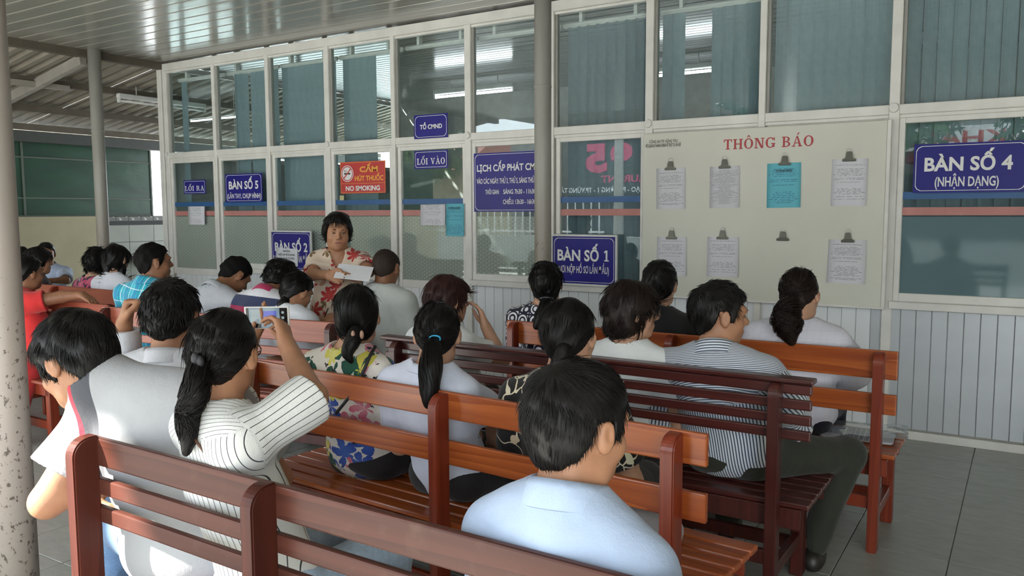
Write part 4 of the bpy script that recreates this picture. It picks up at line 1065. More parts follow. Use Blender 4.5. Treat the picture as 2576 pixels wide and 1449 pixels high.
# ------------------------------------------------------------------ anatomy
def ray_az(u): return 90+math.degrees(YAW)-math.degrees(math.atan2(u-1288, FPX))
def head_frame(az, pitch, roll):
    a = math.radians(az); p = math.radians(pitch)
    f = V3(math.cos(a)*math.cos(p), math.sin(a)*math.cos(p), -math.sin(p)); r = V3(math.sin(a), -math.cos(a), 0); u = np.cross(r, f)
    q = math.radians(roll); r2 = r*math.cos(q)+u*math.sin(q); u2 = -r*math.sin(q)+u*math.cos(q)
    return r2, f, u2
def hand_prims(w, d, n, side, curl=(.5, .6, .5), thumb=.6, spread=.012, sc=1.0, idx=None):
    """w wrist, d direction of the fingers, n the way the palm faces, side +1 when the thumb lies toward d x n"""
    d = nrm(d); n = nrm(n-d*np.dot(n, d)); s = np.cross(d, n)*side; P = []
    offs = [.031, .0105, -.0105, -.030]; lens = [(.038, .024, .018), (.043, .027, .019), (.040, .025, .019), (.031, .020, .017)]; rr = [.0088, .0090, .0086, .0078]
    for q in range(4):
        k0 = w+(d*.088-d*.006*(q == 3)-d*.003*(q == 0)+s*offs[q])*sc
        P.append((cone(w+(s*offs[q]*.62+d*.008)*sc, k0, .0155*sc, .0115*sc), .018*sc))
        p = k0; fd = nrm(d+s*spread*(1.5-q)*4); an = 0
        cu = idx if (idx is not None and q == 0) else curl
        for j in range(3):
            an += cu[j]; dirv = fd*math.cos(an)+n*math.sin(an); e = p+dirv*lens[q][j]*sc
            P.append((cone(p, e, rr[q]*(1-.08*j)*sc, rr[q]*(.92-.10*j)*sc), .004)); p = e
    t0 = w+(d*.022+s*.024+n*.006)*sc; t1 = t0+(d*.034+s*.026+n*.012*(1+thumb))*sc
    t2 = t1+nrm(d*.9+s*(.55-thumb)+n*.5*thumb)*.032*sc; t3 = t2+nrm(d*.95+s*(.2-thumb*.9)+n*.5*thumb)*.026*sc
    P += [(cone(t0, t1, .0150*sc, .0125*sc), .014), (cone(t1, t2, .0112*sc, .0100*sc), .004), (cone(t2, t3, .0100*sc, .0078*sc), .004)]
    return P
LINES = {
 'short': [(0, .070), (30, .066), (45, .052), (56, .032), (60, -.004), (66, -.024), (73, -.022), (76, .028), (104, .026), (112, -.020), (126, -.052), (150, -.074), (180, -.082)],
 'receding': [(0, .100), (25, .098), (40, .088), (54, .050), (60, .012), (68, -.012), (73, -.010), (76, .028), (104, .026), (112, -.020), (126, -.045), (180, -.074)],
 'tied': [(0, .070), (30, .064), (52, .044), (70, .018), (84, .004), (104, -.004), (118, -.030), (150, -.070), (180, -.085)],
 'cover': [(0, .058), (25, .050), (42, .030), (54, -.005), (64, -.060), (80, -.085), (180, -.10)],
 'bob': [(0, .055), (28, .045), (44, .022), (56, -.02), (66, -.080), (78, -.112), (180, -.118)],
}
def strands_mesh(paths, rads, sides=3):
    """paths: (n, m, 3) arrays -> thin tapered locks in one mesh"""
    paths = np.asarray(paths); n, m, _ = paths.shape
    t = np.zeros_like(paths); t[:, 1:-1] = paths[:, 2:]-paths[:, :-2]; t[:, 0] = paths[:, 1]-paths[:, 0]; t[:, -1] = paths[:, -1]-paths[:, -2]
    t /= np.maximum(np.linalg.norm(t, axis=2, keepdims=True), 1e-9)
    ref = np.random.normal(size=(n, 1, 3)); a = np.cross(t, ref); a /= np.maximum(np.linalg.norm(a, axis=2, keepdims=True), 1e-9); b = np.cross(t, a)
    prof = np.interp(np.linspace(0, 1, m), [0, .15, .6, 1], [.55, 1, .9, .12])
    R = np.asarray(rads)[:, None, None]*prof[None, :, None]
    rings = np.stack([paths+(a*math.cos(2*PI*k/sides)+b*math.sin(2*PI*k/sides))*R for k in range(sides)], 2)  # n,m,s,3
    P = rings.reshape(-1, 3); base = np.arange(n)[:, None, None]*(m*sides)+np.arange(m-1)[None, :, None]*sides
    k = np.arange(sides)[None, None, :]; k2 = (k+1) % sides
    Q = np.stack([base+k, base+k2, base+sides+k2, base+sides+k], 3).reshape(-1, 4)
    return P, Q
def vnormals(P, Q):
    a = P[Q[:, 2]]-P[Q[:, 0]]; b = P[Q[:, 3]]-P[Q[:, 1]]; n = np.cross(a, b); N_ = np.zeros_like(P)
    for k in range(4): np.add.at(N_, Q[:, k], n)
    return N_/np.maximum(np.linalg.norm(N_, axis=1, keepdims=True), 1e-9)
def spline(pts, n):
    pts = np.asarray(pts, float); m = len(pts); out = []
    for t in np.linspace(0, m-1-1e-6, n):
        i = int(t); f = t-i; p0, p1, p2, p3 = pts[max(i-1, 0)], pts[i], pts[min(i+1, m-1)], pts[min(i+2, m-1)]
        out.append(.5*((2*p1)+(-p0+p2)*f+(2*p0-5*p1+4*p2-p3)*f*f+(-p0+3*p1-3*p2+p3)*f**3))
    return np.array(out)

TRI = [0]
def person(label, u, vtop, t, hd, pitch=6, roll=0, hip=None, by=90, seat=.425, size=1.0, bulk=1.0, shw=.165, skin='mid', sy=None, neckf=0.0, neckr=0.0, neckz=0.0,
           hair=None, top=None, legs=None, armL=None, armR=None, handL=None, handR=None, vox=.0075, stand=False, face=False, glasses=None, hold=None, seed=1, shoes=True, twist=0, sit=True, shdrop=.0, name='person', belt=None, shtilt=0.0, Spos=None, Npos=None, yb=None):
    az = ray_az(u)-hd; s = size
    if yb is not None:      # push the sitter forward along the sight line until the back clears the bench
        g_ = (top or {}).get('g', .014); hip = (hip[0], max(hip[1], yb+.112*bulk*s+g_+.004))
        for k_ in np.linspace(1, 1.12, 25):
            K_ = np.array(at(u, vtop+.127*size*FPX/t, t*k_)); sy_ = K_[1]-(.045-neckf+.012)*size*k_*math.sin(math.radians(by))
            if .64*sy_+.36*hip[1]-.098*bulk*size*k_-g_ >= yb and sy_-.082*bulk*size*k_-g_ >= yb-.012: break
        t = t*k_; s = size = size*k_
    K = np.array(at(u, vtop+.127*s*FPX/t, t))
    hx, hf, hz = head_frame(az, pitch, roll); HA = (hx, hf, hz)
    def hl(x, y, z): return K+(hx*x+hf*y+hz*z)*s
    b = math.radians(by); bf = V3(math.cos(b), math.sin(b), 0); br = V3(math.sin(b), -math.cos(b), 0); up = V3(0, 0, 1)
    sb = b if sy is None else math.radians(sy); sr = V3(math.sin(sb), -math.cos(sb), 0); sf = V3(math.cos(sb), math.sin(sb), 0)
    Nb = K+(-bf*(.045-neckf)+br*neckr)*s+up*(-.172+.042+neckz)*s
    if Npos is not None: Nb = np.array(Npos, float)
    S = Nb-up*.05*s-bf*.012
    if Spos is not None: S = np.array(Spos, float)
    if hip is None: hip = (Nb[0]-bf[0]*.02, Nb[1]-bf[1]*.02)
    Hc = V3(hip[0], hip[1], seat+.105*s)
    tu = nrm(S-Hc); tf = nrm(bf-tu*np.dot(bf, tu)); trr = np.cross(tf, tu)
    TA = (trr, tf, tu)
    suf = nrm(sf-tu*np.dot(sf, tu)); SA = (np.cross(suf, tu), suf, tu)
    root = empty(name, (hip[0], hip[1], 0)); tag(root, label, 'person'); base = V3(hip[0], hip[1], 0)
    shJ = {1: S+sr*shw*s-up*(.022+shdrop)*s+up*shtilt, -1: S-sr*shw*s-up*(.022+shdrop)*s-up*shtilt}    # +1 right, -1 left
    def torso(g, bust=0.0):
        c1 = lerp(S, Hc, .36); c2 = lerp(S, Hc, .68); B = bulk*s
        L = [(ell(lerp(S, Hc, .10), SA, (.150*B+g, .082*B+g, .085*s+g)), .05), (ell(c1, TA, (.150*B+g, .098*B+g, .165*s+g)), .06),
             (ell(c2+tf*.006, TA, (.138*B+g, .097*B+g, .13*s+g)), .06), (ell(Hc, TA, (.160*B+g, .110*B+g, .11*s+g)), .06)]
        for q in (1, -1): L.append((cone(Nb-up*.012*s, shJ[q], .050*s+g, .050*s+g), .05))
        if bust:
            for q in (1, -1): L.append((ell(c1+tf*.085*B+trr*q*.07+tu*.02, TA, (.06+g, .05*bust+g, .06+g)), .05))
        return L
    arms = {}
    for q, A in ((1, armR), (-1, armL)):
        sj = shJ[q]
        if A is None: el = sj+(-up*.255+sf*.075+sr*q*.055)*s; wr = el+(sf*.205-sr*q*.085+up*.005)*s
        else:
            el, wr = A; el = np.array(el, float) if not callable(el) else el; wr = np.array(wr, float)
        arms[q] = (sj, el, wr)
    def armp(g, q, a0=0.0, a1=2.0, loose=0.0):
        sj, el, wr = arms[q]; L = []
        r = (.050*s*bulk**.5, .041*s*bulk**.5, .039*s, .027*s)
        e1 = lerp(sj, el, min(a1, 1.0)); L.append((cone(sj, e1, r[0]+g, r[0]+(r[1]-r[0])*min(a1, 1)+g+loose), .03))
        if a1 > 1:
            e2 = lerp(el, wr, a1-1); L.append((cone(el, e2, r[2]+g+loose*.6, r[2]+(r[3]-r[2])*(a1-1)+g+loose), .02))
        return L
    # ---- body
    hp_ = [(ell(hl(0, -.012, .030), HA, (.0755*s, .0945*s, .0835*s)), 0), (ell(hl(0, .022, -.040), HA, (.0625*s, .066*s, .068*s)), .035*s),
           (ell(hl(0, .058, -.086), HA, (.030*s, .026*s, .024*s)), .03*s), (cone(hl(.038, .018, -.078), hl(-.038, .018, -.078), .024*s, .024*s), .03*s),
           (cone(hl(0, .086, .012), hl(0, .104, -.020), .0075*s, .0125*s), .012*s), (cone(hl(.012, .092, -.026), hl(-.012, .092, -.026), .0085*s, .0085*s), .008*s),
           (cone(hl(.034, .078, .026), hl(-.034, .078, .026), .013*s, .013*s), .02*s), (cone(hl(.018, .080, -.056), hl(-.018, .080, -.056), .0095*s, .0095*s), .012*s),
           (ell(hl(.044, .050, -.030), HA, (.022*s, .026*s, .024*s)), .02*s), (ell(hl(-.044, .050, -.030), HA, (.022*s, .026*s, .024*s)), .02*s)]
    for q in (1, -1):
        ex = [nrm(hx*q*.9-hf*.42), nrm(hf*.9+hx*q*.42), hz]
        hp_ += [(ell(hl(q*.082, -.010, -.004), ex, (.0085*s, .019*s, .032*s)), .004), (ell(hl(q*.076, -.004, -.026), ex, (.008*s, .010*s, .012*s)), .006)]
    neck = [(cone(hl(0, -.022, -.055), Nb-up*.02, .054*s, .058*s), .03)]
    body = hp_+neck+[(p, k) for p, k in torso(-.012)]
    for q in (1, -1): body += armp(0, q)
    hinfo = {1: handR, -1: handL}
    for q in (1, -1):
        sj, el, wr = arms[q]; hi = hinfo[q] or {}
        d = hi.get('d', nrm(wr-el)); n = hi.get('n', nrm(-up*.8-sr*q*.5)); body += hand_prims(wr, np.asarray(d, float), np.asarray(n, float), hi.get('side', None) or (1 if np.dot(np.cross(nrm(d), n), -sr*q) > 0 else -1), hi.get('curl', (.35, .5, .4)), hi.get('thumb', .5), hi.get('spread', .010), .93*s, hi.get('idx'))
    # legs
    LJ = {}
    if stand:
        for q in (1, -1):
            hj = Hc+br*q*.085*s-up*.04; kn = V3(hj[0], hj[1], 0)+up*.43*s+bf*.02; an = V3(hj[0], hj[1], 0)+up*.075+br*q*.01; LJ[q] = (hj, kn, an)
    else:
        lg = legs or {}
        for q in (1, -1):
            hj = Hc+br*q*.085*s-up*.03
            if q in lg: kn, an = [np.array(x, float) for x in lg[q]]
            else:
                kn = hj+bf*.385*s+br*q*.035+up*(-.005); an = V3(kn[0], kn[1], 0)-bf*.01+up*.085
            LJ[q] = (hj, kn, an)
    for q in (1, -1):
        hj, kn, an = LJ[q]
        body += [(cone(hj, kn, .076*s, .052*s), .03), (cone(kn, an, .050*s, .036*s), .02)]
    G = Grid(body, vox)
    # eye sockets, ear hollows
    for q in (1, -1):
        G.cut(ell(hl(q*.032, .094, .004), HA, (.016*s, .012*s, .009*s)), .012*s)
        G.cut(ell(hl(q*.0915, -.008, .002), (hx, hf, hz), (.0055*s, .009*s, .016*s)), .004)
    P, Q = G.mesh()
    # ---- garments
    parts = []
    TP = top or {}
    g = TP.get('g', .014); slv = TP.get('sleeve', .62); hem = TP.get('hem', .03); loose = TP.get('loose', .014)
    shirt = torso(g, TP.get('bust', 0))
    drop = TP.get('drop', 0)
    if stand:
        shirt += [(cone(Hc, Hc-up*.30*s, .165*bulk*s, .185*bulk*s), .08)]
    for q in (1, -1):
        sl_ = slv if not isinstance(slv, dict) else slv[q]
        shirt += armp(g, q, 0, sl_, loose if sl_ < 2 else .006)
    if TP.get('extra'): shirt += TP['extra'](dict(S=S, Nb=Nb, Hc=Hc, tu=tu, tf=tf, tr=trr, sj=shJ, s=s))
    GS = Grid(shirt, TP.get('vox', vox))
    GS.fn(folds(seed, TP.get('fold', .006), TP.get('ff', 24)))
    if stand: hz0 = Hc-up*TP.get('skirt', .34)*s; GS.fn(lambda d, x, y, z: np.maximum(d, hz0[2]-z+0*x+0*y))
    else:
        hp0 = Hc+tu*(hem-.10)*s-up*drop
        GS.fn(lambda d, x, y, z: np.maximum(d, -((x-hp0[0])*tu[0]+(y-hp0[1])*tu[1]+(z-hp0[2])*tu[2])))
    nh = TP.get('neck', .010); nfw = TP.get('scoop', 0.0); nv = nrm(nrm(hl(0, -.022, -.055)-Nb)+up*.6)
    GS.cut(cone(Nb-nv*(.02)+bf*.0, Nb+nv*.16, .056*s+nh, .075*s+nh), .006)
    if nfw: GS.cut(cone(Nb-up*.02+bf*.06, Nb+bf*(.10)-up*nfw, .05, .02), .01)
    for q in (1, -1):     # open sleeve ends
        sl_ = slv if not isinstance(slv, dict) else slv[q]
        sj, el, wr = arms[q]
        if sl_ <= 1: e = lerp(sj, el, sl_); dn = nrm(el-sj); rr_ = .046*s
        else: e = lerp(el, wr, sl_-1); dn = nrm(wr-el); rr_ = .034*s
        def slab(d, x, y, z, e=e, dn=dn):
            a = (x-e[0])*dn[0]+(y-e[1])*dn[1]+(z-e[2])*dn[2]
            dist = np.sqrt((x-e[0])**2+(y-e[1])**2+(z-e[2])**2)
            return np.where(dist < .11*s, np.maximum(d, a), d)
        GS.fn(slab)
        GS.cut(cone(e-dn*.03, e+dn*.03, rr_, rr_), .003)
    PS, QS = GS.mesh()
    if TP.get('post'): pass
    # attributes for patterns
    rel = PS-S; tc = np.stack([rel@trr, rel@tf, rel@tu], 1)
    st = tc[:, 0].copy(); reg = tc[:, 2].copy()
    yoke = TP.get('yoke'); 
    if yoke is not None: m_ = tc[:, 2] > yoke; st[m_] = tc[m_, 2]+tc[m_, 1]
    dT = np.min([f(PS[:, 0], PS[:, 1], PS[:, 2]) for (f, a_, b_), k in torso(g)[:4]], 0)
    for q in (1, -1):
        sj, el, wr = arms[q]
        ap = armp(g, q, 0, 2); dA = np.min([f(PS[:, 0], PS[:, 1], PS[:, 2]) for (f, a_, b_), k in ap], 0)
        ax = nrm(el-sj); w = PS-sj; al = w@ax; side = nrm(np.cross(ax, up)); bb = np.cross(ax, side); ang = np.arctan2(w@bb, w@side)
        on = (dA < dT) & (al > .02); st[on] = (ang*.055)[on]
        if TP.get('slreg') is not None: reg[on] = TP['slreg']
    if TP.get('regf'): reg = TP['regf'](tc, PS)
    def addmesh(name_, P_, Q_, mat, parent=root, tris=None, smooth=True, at_=None):
        me = np_mesh(name_, P_-base, Q_, tris, smooth); TRI[0] += 2*len(Q_)
        if at_:
            for k_, v_ in at_.items():
                if v_.ndim == 1: a = me.attributes.new(k_, 'FLOAT', 'POINT'); a.data.foreach_set('value', v_.astype(np.float32))
                else: a = me.attributes.new(k_, 'FLOAT_VECTOR', 'POINT'); a.data.foreach_set('vector', v_.astype(np.float32).ravel())
        return link(name_, me, mat, parent)
    shirt_o = addmesh(TP.get('name', 'shirt'), PS, QS, TP['mat'], at_={'st': st, 'reg': reg, 'tc': tc})
    LG = legs or {}
    GP = None
    if not stand or TP.get('trousers'):
        gp = LG.get('g', .013); pr = [(ell(Hc, TA, (.162*bulk*s+gp*.5, .122*bulk*s+gp*.5, .10*s)), .05)]
        for q in (1, -1):
            hj, kn, an = LJ[q]; pr += [(cone(hj, kn, .078*s*bulk**.5+gp, .056*s+gp), .04), (cone(kn, an+up*.01, .054*s+gp, .044*s+gp), .03)]
        GP = Grid(pr, LG.get('vox', .012)); GP.fn(folds(seed+50, .004, 26))
        zfl = .05
        GP.fn(lambda d, x, y, z: np.maximum(d, zfl-z+0*x+0*y))
        if sit and not stand:
            def flat(d, x, y, z):
                near = ((x-Hc[0])**2+(y-Hc[1])**2) < (.33*s)**2
                return np.where(near & (z < seat-.0+.001), np.maximum(d, seat+.001-z), d)
            GP.fn(flat)
        PP, QP = GP.mesh(); addmesh(LG.get('name', 'trousers'), PP, QP, LG.get('mat', MATS['dark_trousers']))
    hid = GS.sample(P) < -.014
    inb = np.all((P > GS.lo) & (P < GS.lo+GS.h*(GS.n-1)), axis=1); hid &= inb
    if GP is not None:
        inb = np.all((P > GP.lo) & (P < GP.lo+GP.h*(GP.n-1)), axis=1); hid |= (GP.sample(P) < -.008) & inb
    if sit and not stand:   # flatten the seat contact
        pass
    # ---- hair
    H = dict(hair or {}); style = H.get('style', 'short'); th = H.get('th', .016); HM = HR[H.get('col', 'black')]
    hair_o = None
    hpm = [(ell(hl(0, -.012, .030), HA, (.0755*s+th*H.get('side', .6), .0945*s+th, .0835*s+th)), 0), (ell(hl(0, -.030, -.015), HA, (.066*s+th*H.get('side', .6), .062*s+th*.6, .075*s+th*.5)), .03)]
    for e_ in H.get('vol', []): hpm.append((ell(hl(*e_[0]), HA, tuple(x*s for x in e_[1])), e_[2] if len(e_) > 2 else .03))
    for c_ in H.get('locks', []): hpm.append((cone(hl(*c_[0]), hl(*c_[1]), c_[2]*s, c_[3]*s), .02))
    GH = Grid(hpm, H.get('vox', .005))
    ln = LINES[H.get('line', style)]; lp = [a_ for a_, _ in ln]; lz = [z_ for _, z_ in ln]; lzo = H.get('raise', 0.0); nlocks = len(H.get('locks', []))
    rs = np.random.RandomState(seed*13+5); w1 = [(rs.normal(size=3)*60, rs.uniform(0, 6)) for _ in range(4)]
    low = H.get('low')
    def hcut(d, x, y, z):
        px, py, pz = x-K[0], y-K[1], z-K[2]
        lx = (px*hx[0]+py*hx[1]+pz*hx[2])/s; ly = (px*hf[0]+py*hf[1]+pz*hf[2])/s; lzz = (px*hz[0]+py*hz[1]+pz*hz[2])/s
        ph = np.degrees(np.arctan2(np.abs(lx), ly+.012)); line = np.interp(ph, lp, lz)+lzo
        wob = 0
        for k_, f_ in w1: wob = wob+np.sin(k_[0]*lx+k_[1]*ly+k_[2]*lzz+f_)
        d = d-H.get('rough', .0015)*wob
        cutv = (line+.0022*wob-lzz)*s
        if low is not None: cutv = np.where(ly < H.get('lowy', .02), np.minimum(cutv, (low-lzz)*s), cutv)
        return np.maximum(d, cutv)
    GH.fn(hcut); PH, QH = GH.mesh()
    tails = H.get('tail')
    nst = H.get('n', 500); rs2 = np.random.RandomState(seed+77)
    allP = [PH]; allQ = [QH]
    if nst and len(PH):
        Nn = vnormals(PH, QH); pick = rs2.randint(0, len(PH), nst); p0 = PH[pick]; n0 = Nn[pick]
        loc = np.stack([(p0-K)@hx, (p0-K)@hf, (p0-K)@hz], 1)/s
        flow = H.get('flow', 'short')
        if flow == 'tie':
            tp = np.array(H['tie']); dl = tp[None]-loc
        elif flow == 'down':
            dl = np.stack([loc[:, 0]*1.5, loc[:, 1]*.8-.02, -np.ones(nst)*.12-np.abs(loc[:, 2])*.4], 1)
        else:
            cr = np.array(H.get('crown', (.01, -.055, .11))); dl = loc-cr[None]; dl[:, 1] += np.where(loc[:, 2] > .06, .05, 0); dl[:, 2] -= .035
        dw = dl[:, :1]*hx+dl[:, 1:2]*hf+dl[:, 2:3]*hz; dw += rs2.normal(size=dw.shape)*H.get('messy', .012)
        dw -= n0*np.sum(dw*n0, 1, keepdims=True); dw /= np.maximum(np.linalg.norm(dw, axis=1, keepdims=True), 1e-6)
        phs = np.degrees(np.arctan2(np.abs(loc[:, 0]), loc[:, 1]+.012)); edge = np.clip((loc[:, 2]-np.interp(phs, lp, lz)-lzo)/.05, .18, 1)[:, None]
        if low is not None: edge = np.ones_like(edge)
        Ln = H.get('len', .045)*rs2.uniform(.55, 1.25, (nst, 1))*s*edge; lift = H.get('lift', .10)*rs2.uniform(.2, 1.3, (nst, 1))
        curv = H.get('curv', 9.0)
        path = np.stack([p0-n0*.002+dw*(Ln*q)+n0*(lift*Ln*q-curv*(Ln*q)**2*.5) for q in np.linspace(0, 1, 5)], 1)
        SP, SQ = strands_mesh(path, rs2.uniform(.6, 1.2, nst)*H.get('r', .0022)*s)
        allQ.append(SQ+sum(len(x) for x in allP)); allP.append(SP)
    if tails:
        for tl in tails:
            pts = [np.asarray(hl(*q) if not H.get('worldtail') else q, float) for q in tl['p']]; rr = tl['r']
            C = spline(pts, 22); R = np.interp(np.linspace(0, len(rr)-1, 22), range(len(rr)), rr)*s
            tpr = [(cone(C[i], C[i+1], R[i]*tl.get('core', .9), R[i+1]*tl.get('core', .9)), .006) for i in range(21)]
            GT = Grid(tpr, .005); rw = [(rs2.normal(size=3)*50, rs2.uniform(0, 6)) for _ in range(4)]
            GT.fn(lambda d, x, y, z: d+.0012*sum(np.sin(k_[0]*x+k_[1]*y+k_[2]*z*.3+f_) for k_, f_ in rw))
            TPm, TQm = GT.mesh(); allQ.append(TQm+sum(len(x) for x in allP)); allP.append(TPm)
            nt_ = tl.get('n', 160); m_ = 14; paths = []
            tg = np.gradient(C, axis=0); tg /= np.linalg.norm(tg, axis=1, keepdims=True)
            a_ = np.cross(tg, V3(.3, .2, 1)); a_ /= np.maximum(np.linalg.norm(a_, axis=1, keepdims=True), 1e-6); b2 = np.cross(tg, a_)
            for q in range(nt_):
                th_ = rs2.uniform(0, 6.28); ro = math.sqrt(rs2.uniform(.3, 1))*rs2.uniform(.9, 1.12); s0 = rs2.uniform(0, .45) if rs2.rand() < .5 else 0; s1 = rs2.uniform(.75, 1.0)
                ii = np.clip((np.linspace(s0, s1, m_)*21), 0, 20.999); i0 = ii.astype(int); f_ = (ii-i0)[:, None]
                c_ = C[i0]*(1-f_)+C[i0+1]*f_; Rr = (R[i0]*(1-f_[:, 0])+R[i0+1]*f_[:, 0])[:, None]
                wv = tl.get('wave', 0.0); thv = th_+wv*np.sin(np.linspace(0, 7, m_)+th_)
                paths.append(c_+(a_[i0]*np.cos(thv)[:, None]+b2[i0]*np.sin(thv)[:, None])*Rr*ro)
            SP, SQ = strands_mesh(np.array(paths), rs2.uniform(.6, 1.2, nt_)*tl.get('sr', .0022))
            allQ.append(SQ+sum(len(x) for x in allP)); allP.append(SP)
    if not H.get('none'):
        hair_o = addmesh('hair', np.concatenate(allP), np.concatenate(allQ), HM)
    P2, Q2, T2 = weld_hidden(P, Q, hid, vox*4)
    body_o = addmesh('body', P2, Q2, SK[skin], tris=T2); TRI[0] += len(T2)
    # ---- collar
    if TP.get('collar'):
        cmat = TP.get('cmat', TP['mat']); n_ = 36; gap = TP.get('cgap', 34); ch = TP['collar']
        prof = [(.060+nh, -.012), (.060+nh, .5*ch), (.058+nh, ch), (.062+nh, ch+.003), (.070+nh, ch*.7), (.084+nh, -.010), (.080+nh, -.014), (.066+nh, ch*.5)]
        cf = nrm(bf-nv*np.dot(bf, nv)); cr_ = np.cross(cf, nv); PC = []; QC = []
        angs = np.radians(np.linspace(gap, 360-gap, n_))
        stc = []
        for i_, a in enumerate(angs):
            dirv = cf*math.cos(a)+cr_*math.sin(a)
            tilt = (1+math.cos(a))/2
            for (r_, z_) in prof:
                PC.append(Nb+dirv*r_*s+nv*(z_-.028*tilt+.004)*s); stc.append(z_)
        k_ = len(prof)
        for i_ in range(n_-1):
            for j_ in range(k_): QC.append((i_*k_+j_, i_*k_+(j_+1) % k_, (i_+1)*k_+(j_+1) % k_, (i_+1)*k_+j_))
        QC.append(tuple(range(0, 4))); PC = np.array(PC); relc = PC-S
        co = addmesh('collar', PC, np.array(QC[:-1]), cmat, at_={'st': np.array(stc), 'reg': np.full(len(PC), TP.get('creg', 0.0)), 'tc': np.stack([relc@trr, relc@tf, relc@tu], 1)})
    # ---- face details
    def bead(name_, c, rad, mat, ax=HA, parent=root):
        bm = bmesh.new(); bmesh.ops.create_uvsphere(bm, u_segments=12, v_segments=8, radius=1)
        for v in bm.verts:
            w = np.asarray(c)+ax[0]*v.co.x*rad[0]+ax[1]*v.co.y*rad[1]+ax[2]*v.co.z*rad[2]-base; v.co = Vector(w)
        return fin(bm, name_, mat, parent, True)
    if face:
        for q in (1, -1):
            e = bead('eye', hl(q*.032, .0815, .004), (.0120*s, .005*s, .0038*s), M_eyewhite); bead('iris', hl(q*.031, .0858, .004), (.0058*s, .002*s, .0040*s), M_eye, parent=e)
            tube('eyebrow', [Vector(hl(q*.016, .094, .026)-base), Vector(hl(q*.032, .092, .030)-base), Vector(hl(q*.048, .078, .024)-base)], [.0022, .003, .0015], HM, root, 6)
        bead('mouth', hl(0, .0885, -.056), (.023*s, .0055*s, .0065*s), M_lip)
    if glasses:
        go = empty('glasses', (0, 0, 0)); go.parent = root
        gm = glasses
        for q in (1, -1):
            ring = [Vector(hl(q*(.034+.026*math.cos(a)), .106-.010*abs(math.cos(a))*(q*math.cos(a) > 0), .0+.018*math.sin(a))-base) for a in np.linspace(0, 2*PI, 18)]
            tube('rim', ring, .0016*s, gm, go, 6)
            tube('temple', [Vector(hl(q*.060, .098, .006)-base), Vector(hl(q*.078, .05, .006)-base), Vector(hl(q*.083, -.005, .008)-base), Vector(hl(q*.082, -.022, -.012)-base)], .0016*s, gm, go, 6)
            d_ = bead('lens', hl(q*.034, .104, .0), (.024*s, .0008, .016*s), MATS['lens_glass'], parent=go)
        tube('bridge', [Vector(hl(.009, .108, .004)-base), Vector(hl(0, .110, .007)-base), Vector(hl(-.009, .108, .004)-base)], .0016*s, gm, go, 6)
    # ---- shoes
    if shoes:
        for q in (1, -1):
            hj, kn, an = LJ[q]; toe = bf if not (legs and ('toe' in legs)) else nrm(np.array(legs['toe'], float))
            a0 = V3(an[0], an[1], .042); pr = [(cone(a0-toe*.045, a0+toe*.15+up*(-.010), .040*s, .030*s), 0), (ell(a0+toe*.05-up*.02, (np.cross(toe, up), toe, up), (.043*s, .125*s, .028)), .02), (cone(a0, an, .036, .034), .02)]
            GQ = Grid(pr, .009); GQ.fn(lambda d, x, y, z: np.maximum(d, .002-z+0*x+0*y))
            Pq, Qq = GQ.mesh(); addmesh('shoe', Pq, Qq, (legs or {}).get('shoe', MATS['dark_shoe']))
    info = dict(root=root, base=base, hl=hl, HA=HA, K=K, Nb=Nb, S=S, Hc=Hc, arms=arms, shJ=shJ, TA=TA, bf=bf, br=br, tu=tu, bead=bead, GS=GS, LJ=LJ, sr=sr, sf=sf)
    return info
c_plain('dark_trousers', (.022, .021, .024)); plain('dark_shoe', (.02, .018, .016), .45); m_glass('lens_glass', (.93, .95, .95))
def to_root(I, p): return Vector(np.asarray(p, float)-I['base'])
def ptube(I, name, pts, rad, mat, seg=8): return tube(name, [to_root(I, p) for p in pts], rad, mat, I['root'], seg)

# ================================================================== THE PEOPLE
A_ = lambda u, v, t: np.array(at(u, v, t))
M_frame_dark = plain('dark_spectacle_frame', (.02, .015, .015), .3); M_frame_metal = plain('thin_metal_frame', (.25, .23, .2), .25, .8)
J_blue = m_denim('blue_denim', (.11, .19, .32)); J_pale = m_denim('pale_denim', (.33, .43, .56)); T_olive = c_plain('olive_trousers', (.030, .032, .024)); T_navy = c_plain('navy_trousers', (.014, .016, .03))
T_dark = MATS['dark_trousers']

# --- man in the pale blue shirt, nearest
c_shirt_blue = c_plain('pale_blue_shirt', (.37, .46, .62), .05)
I = person('man in a pale blue collared shirt seen from behind, closest to the viewpoint', 1458, 908, 1.56, 48, 8, 2, neckz=.008, shdrop=.032, yb=1.232, hip=(-.76, 1.42), by=88, size=1.0, bulk=.98, shw=.160, skin='mid', sy=86,
  hair=dict(style='short', th=.020, n=9000, len=.05, r=.0010, lift=.07, messy=.007, curv=8, vox=.004, col='soft', rough=.0006), top=dict(mat=c_shirt_blue, collar=.036, sleeve=1.9, fold=.004, g=.015), legs=dict(mat=T_dark), vox=.0046, seed=3)

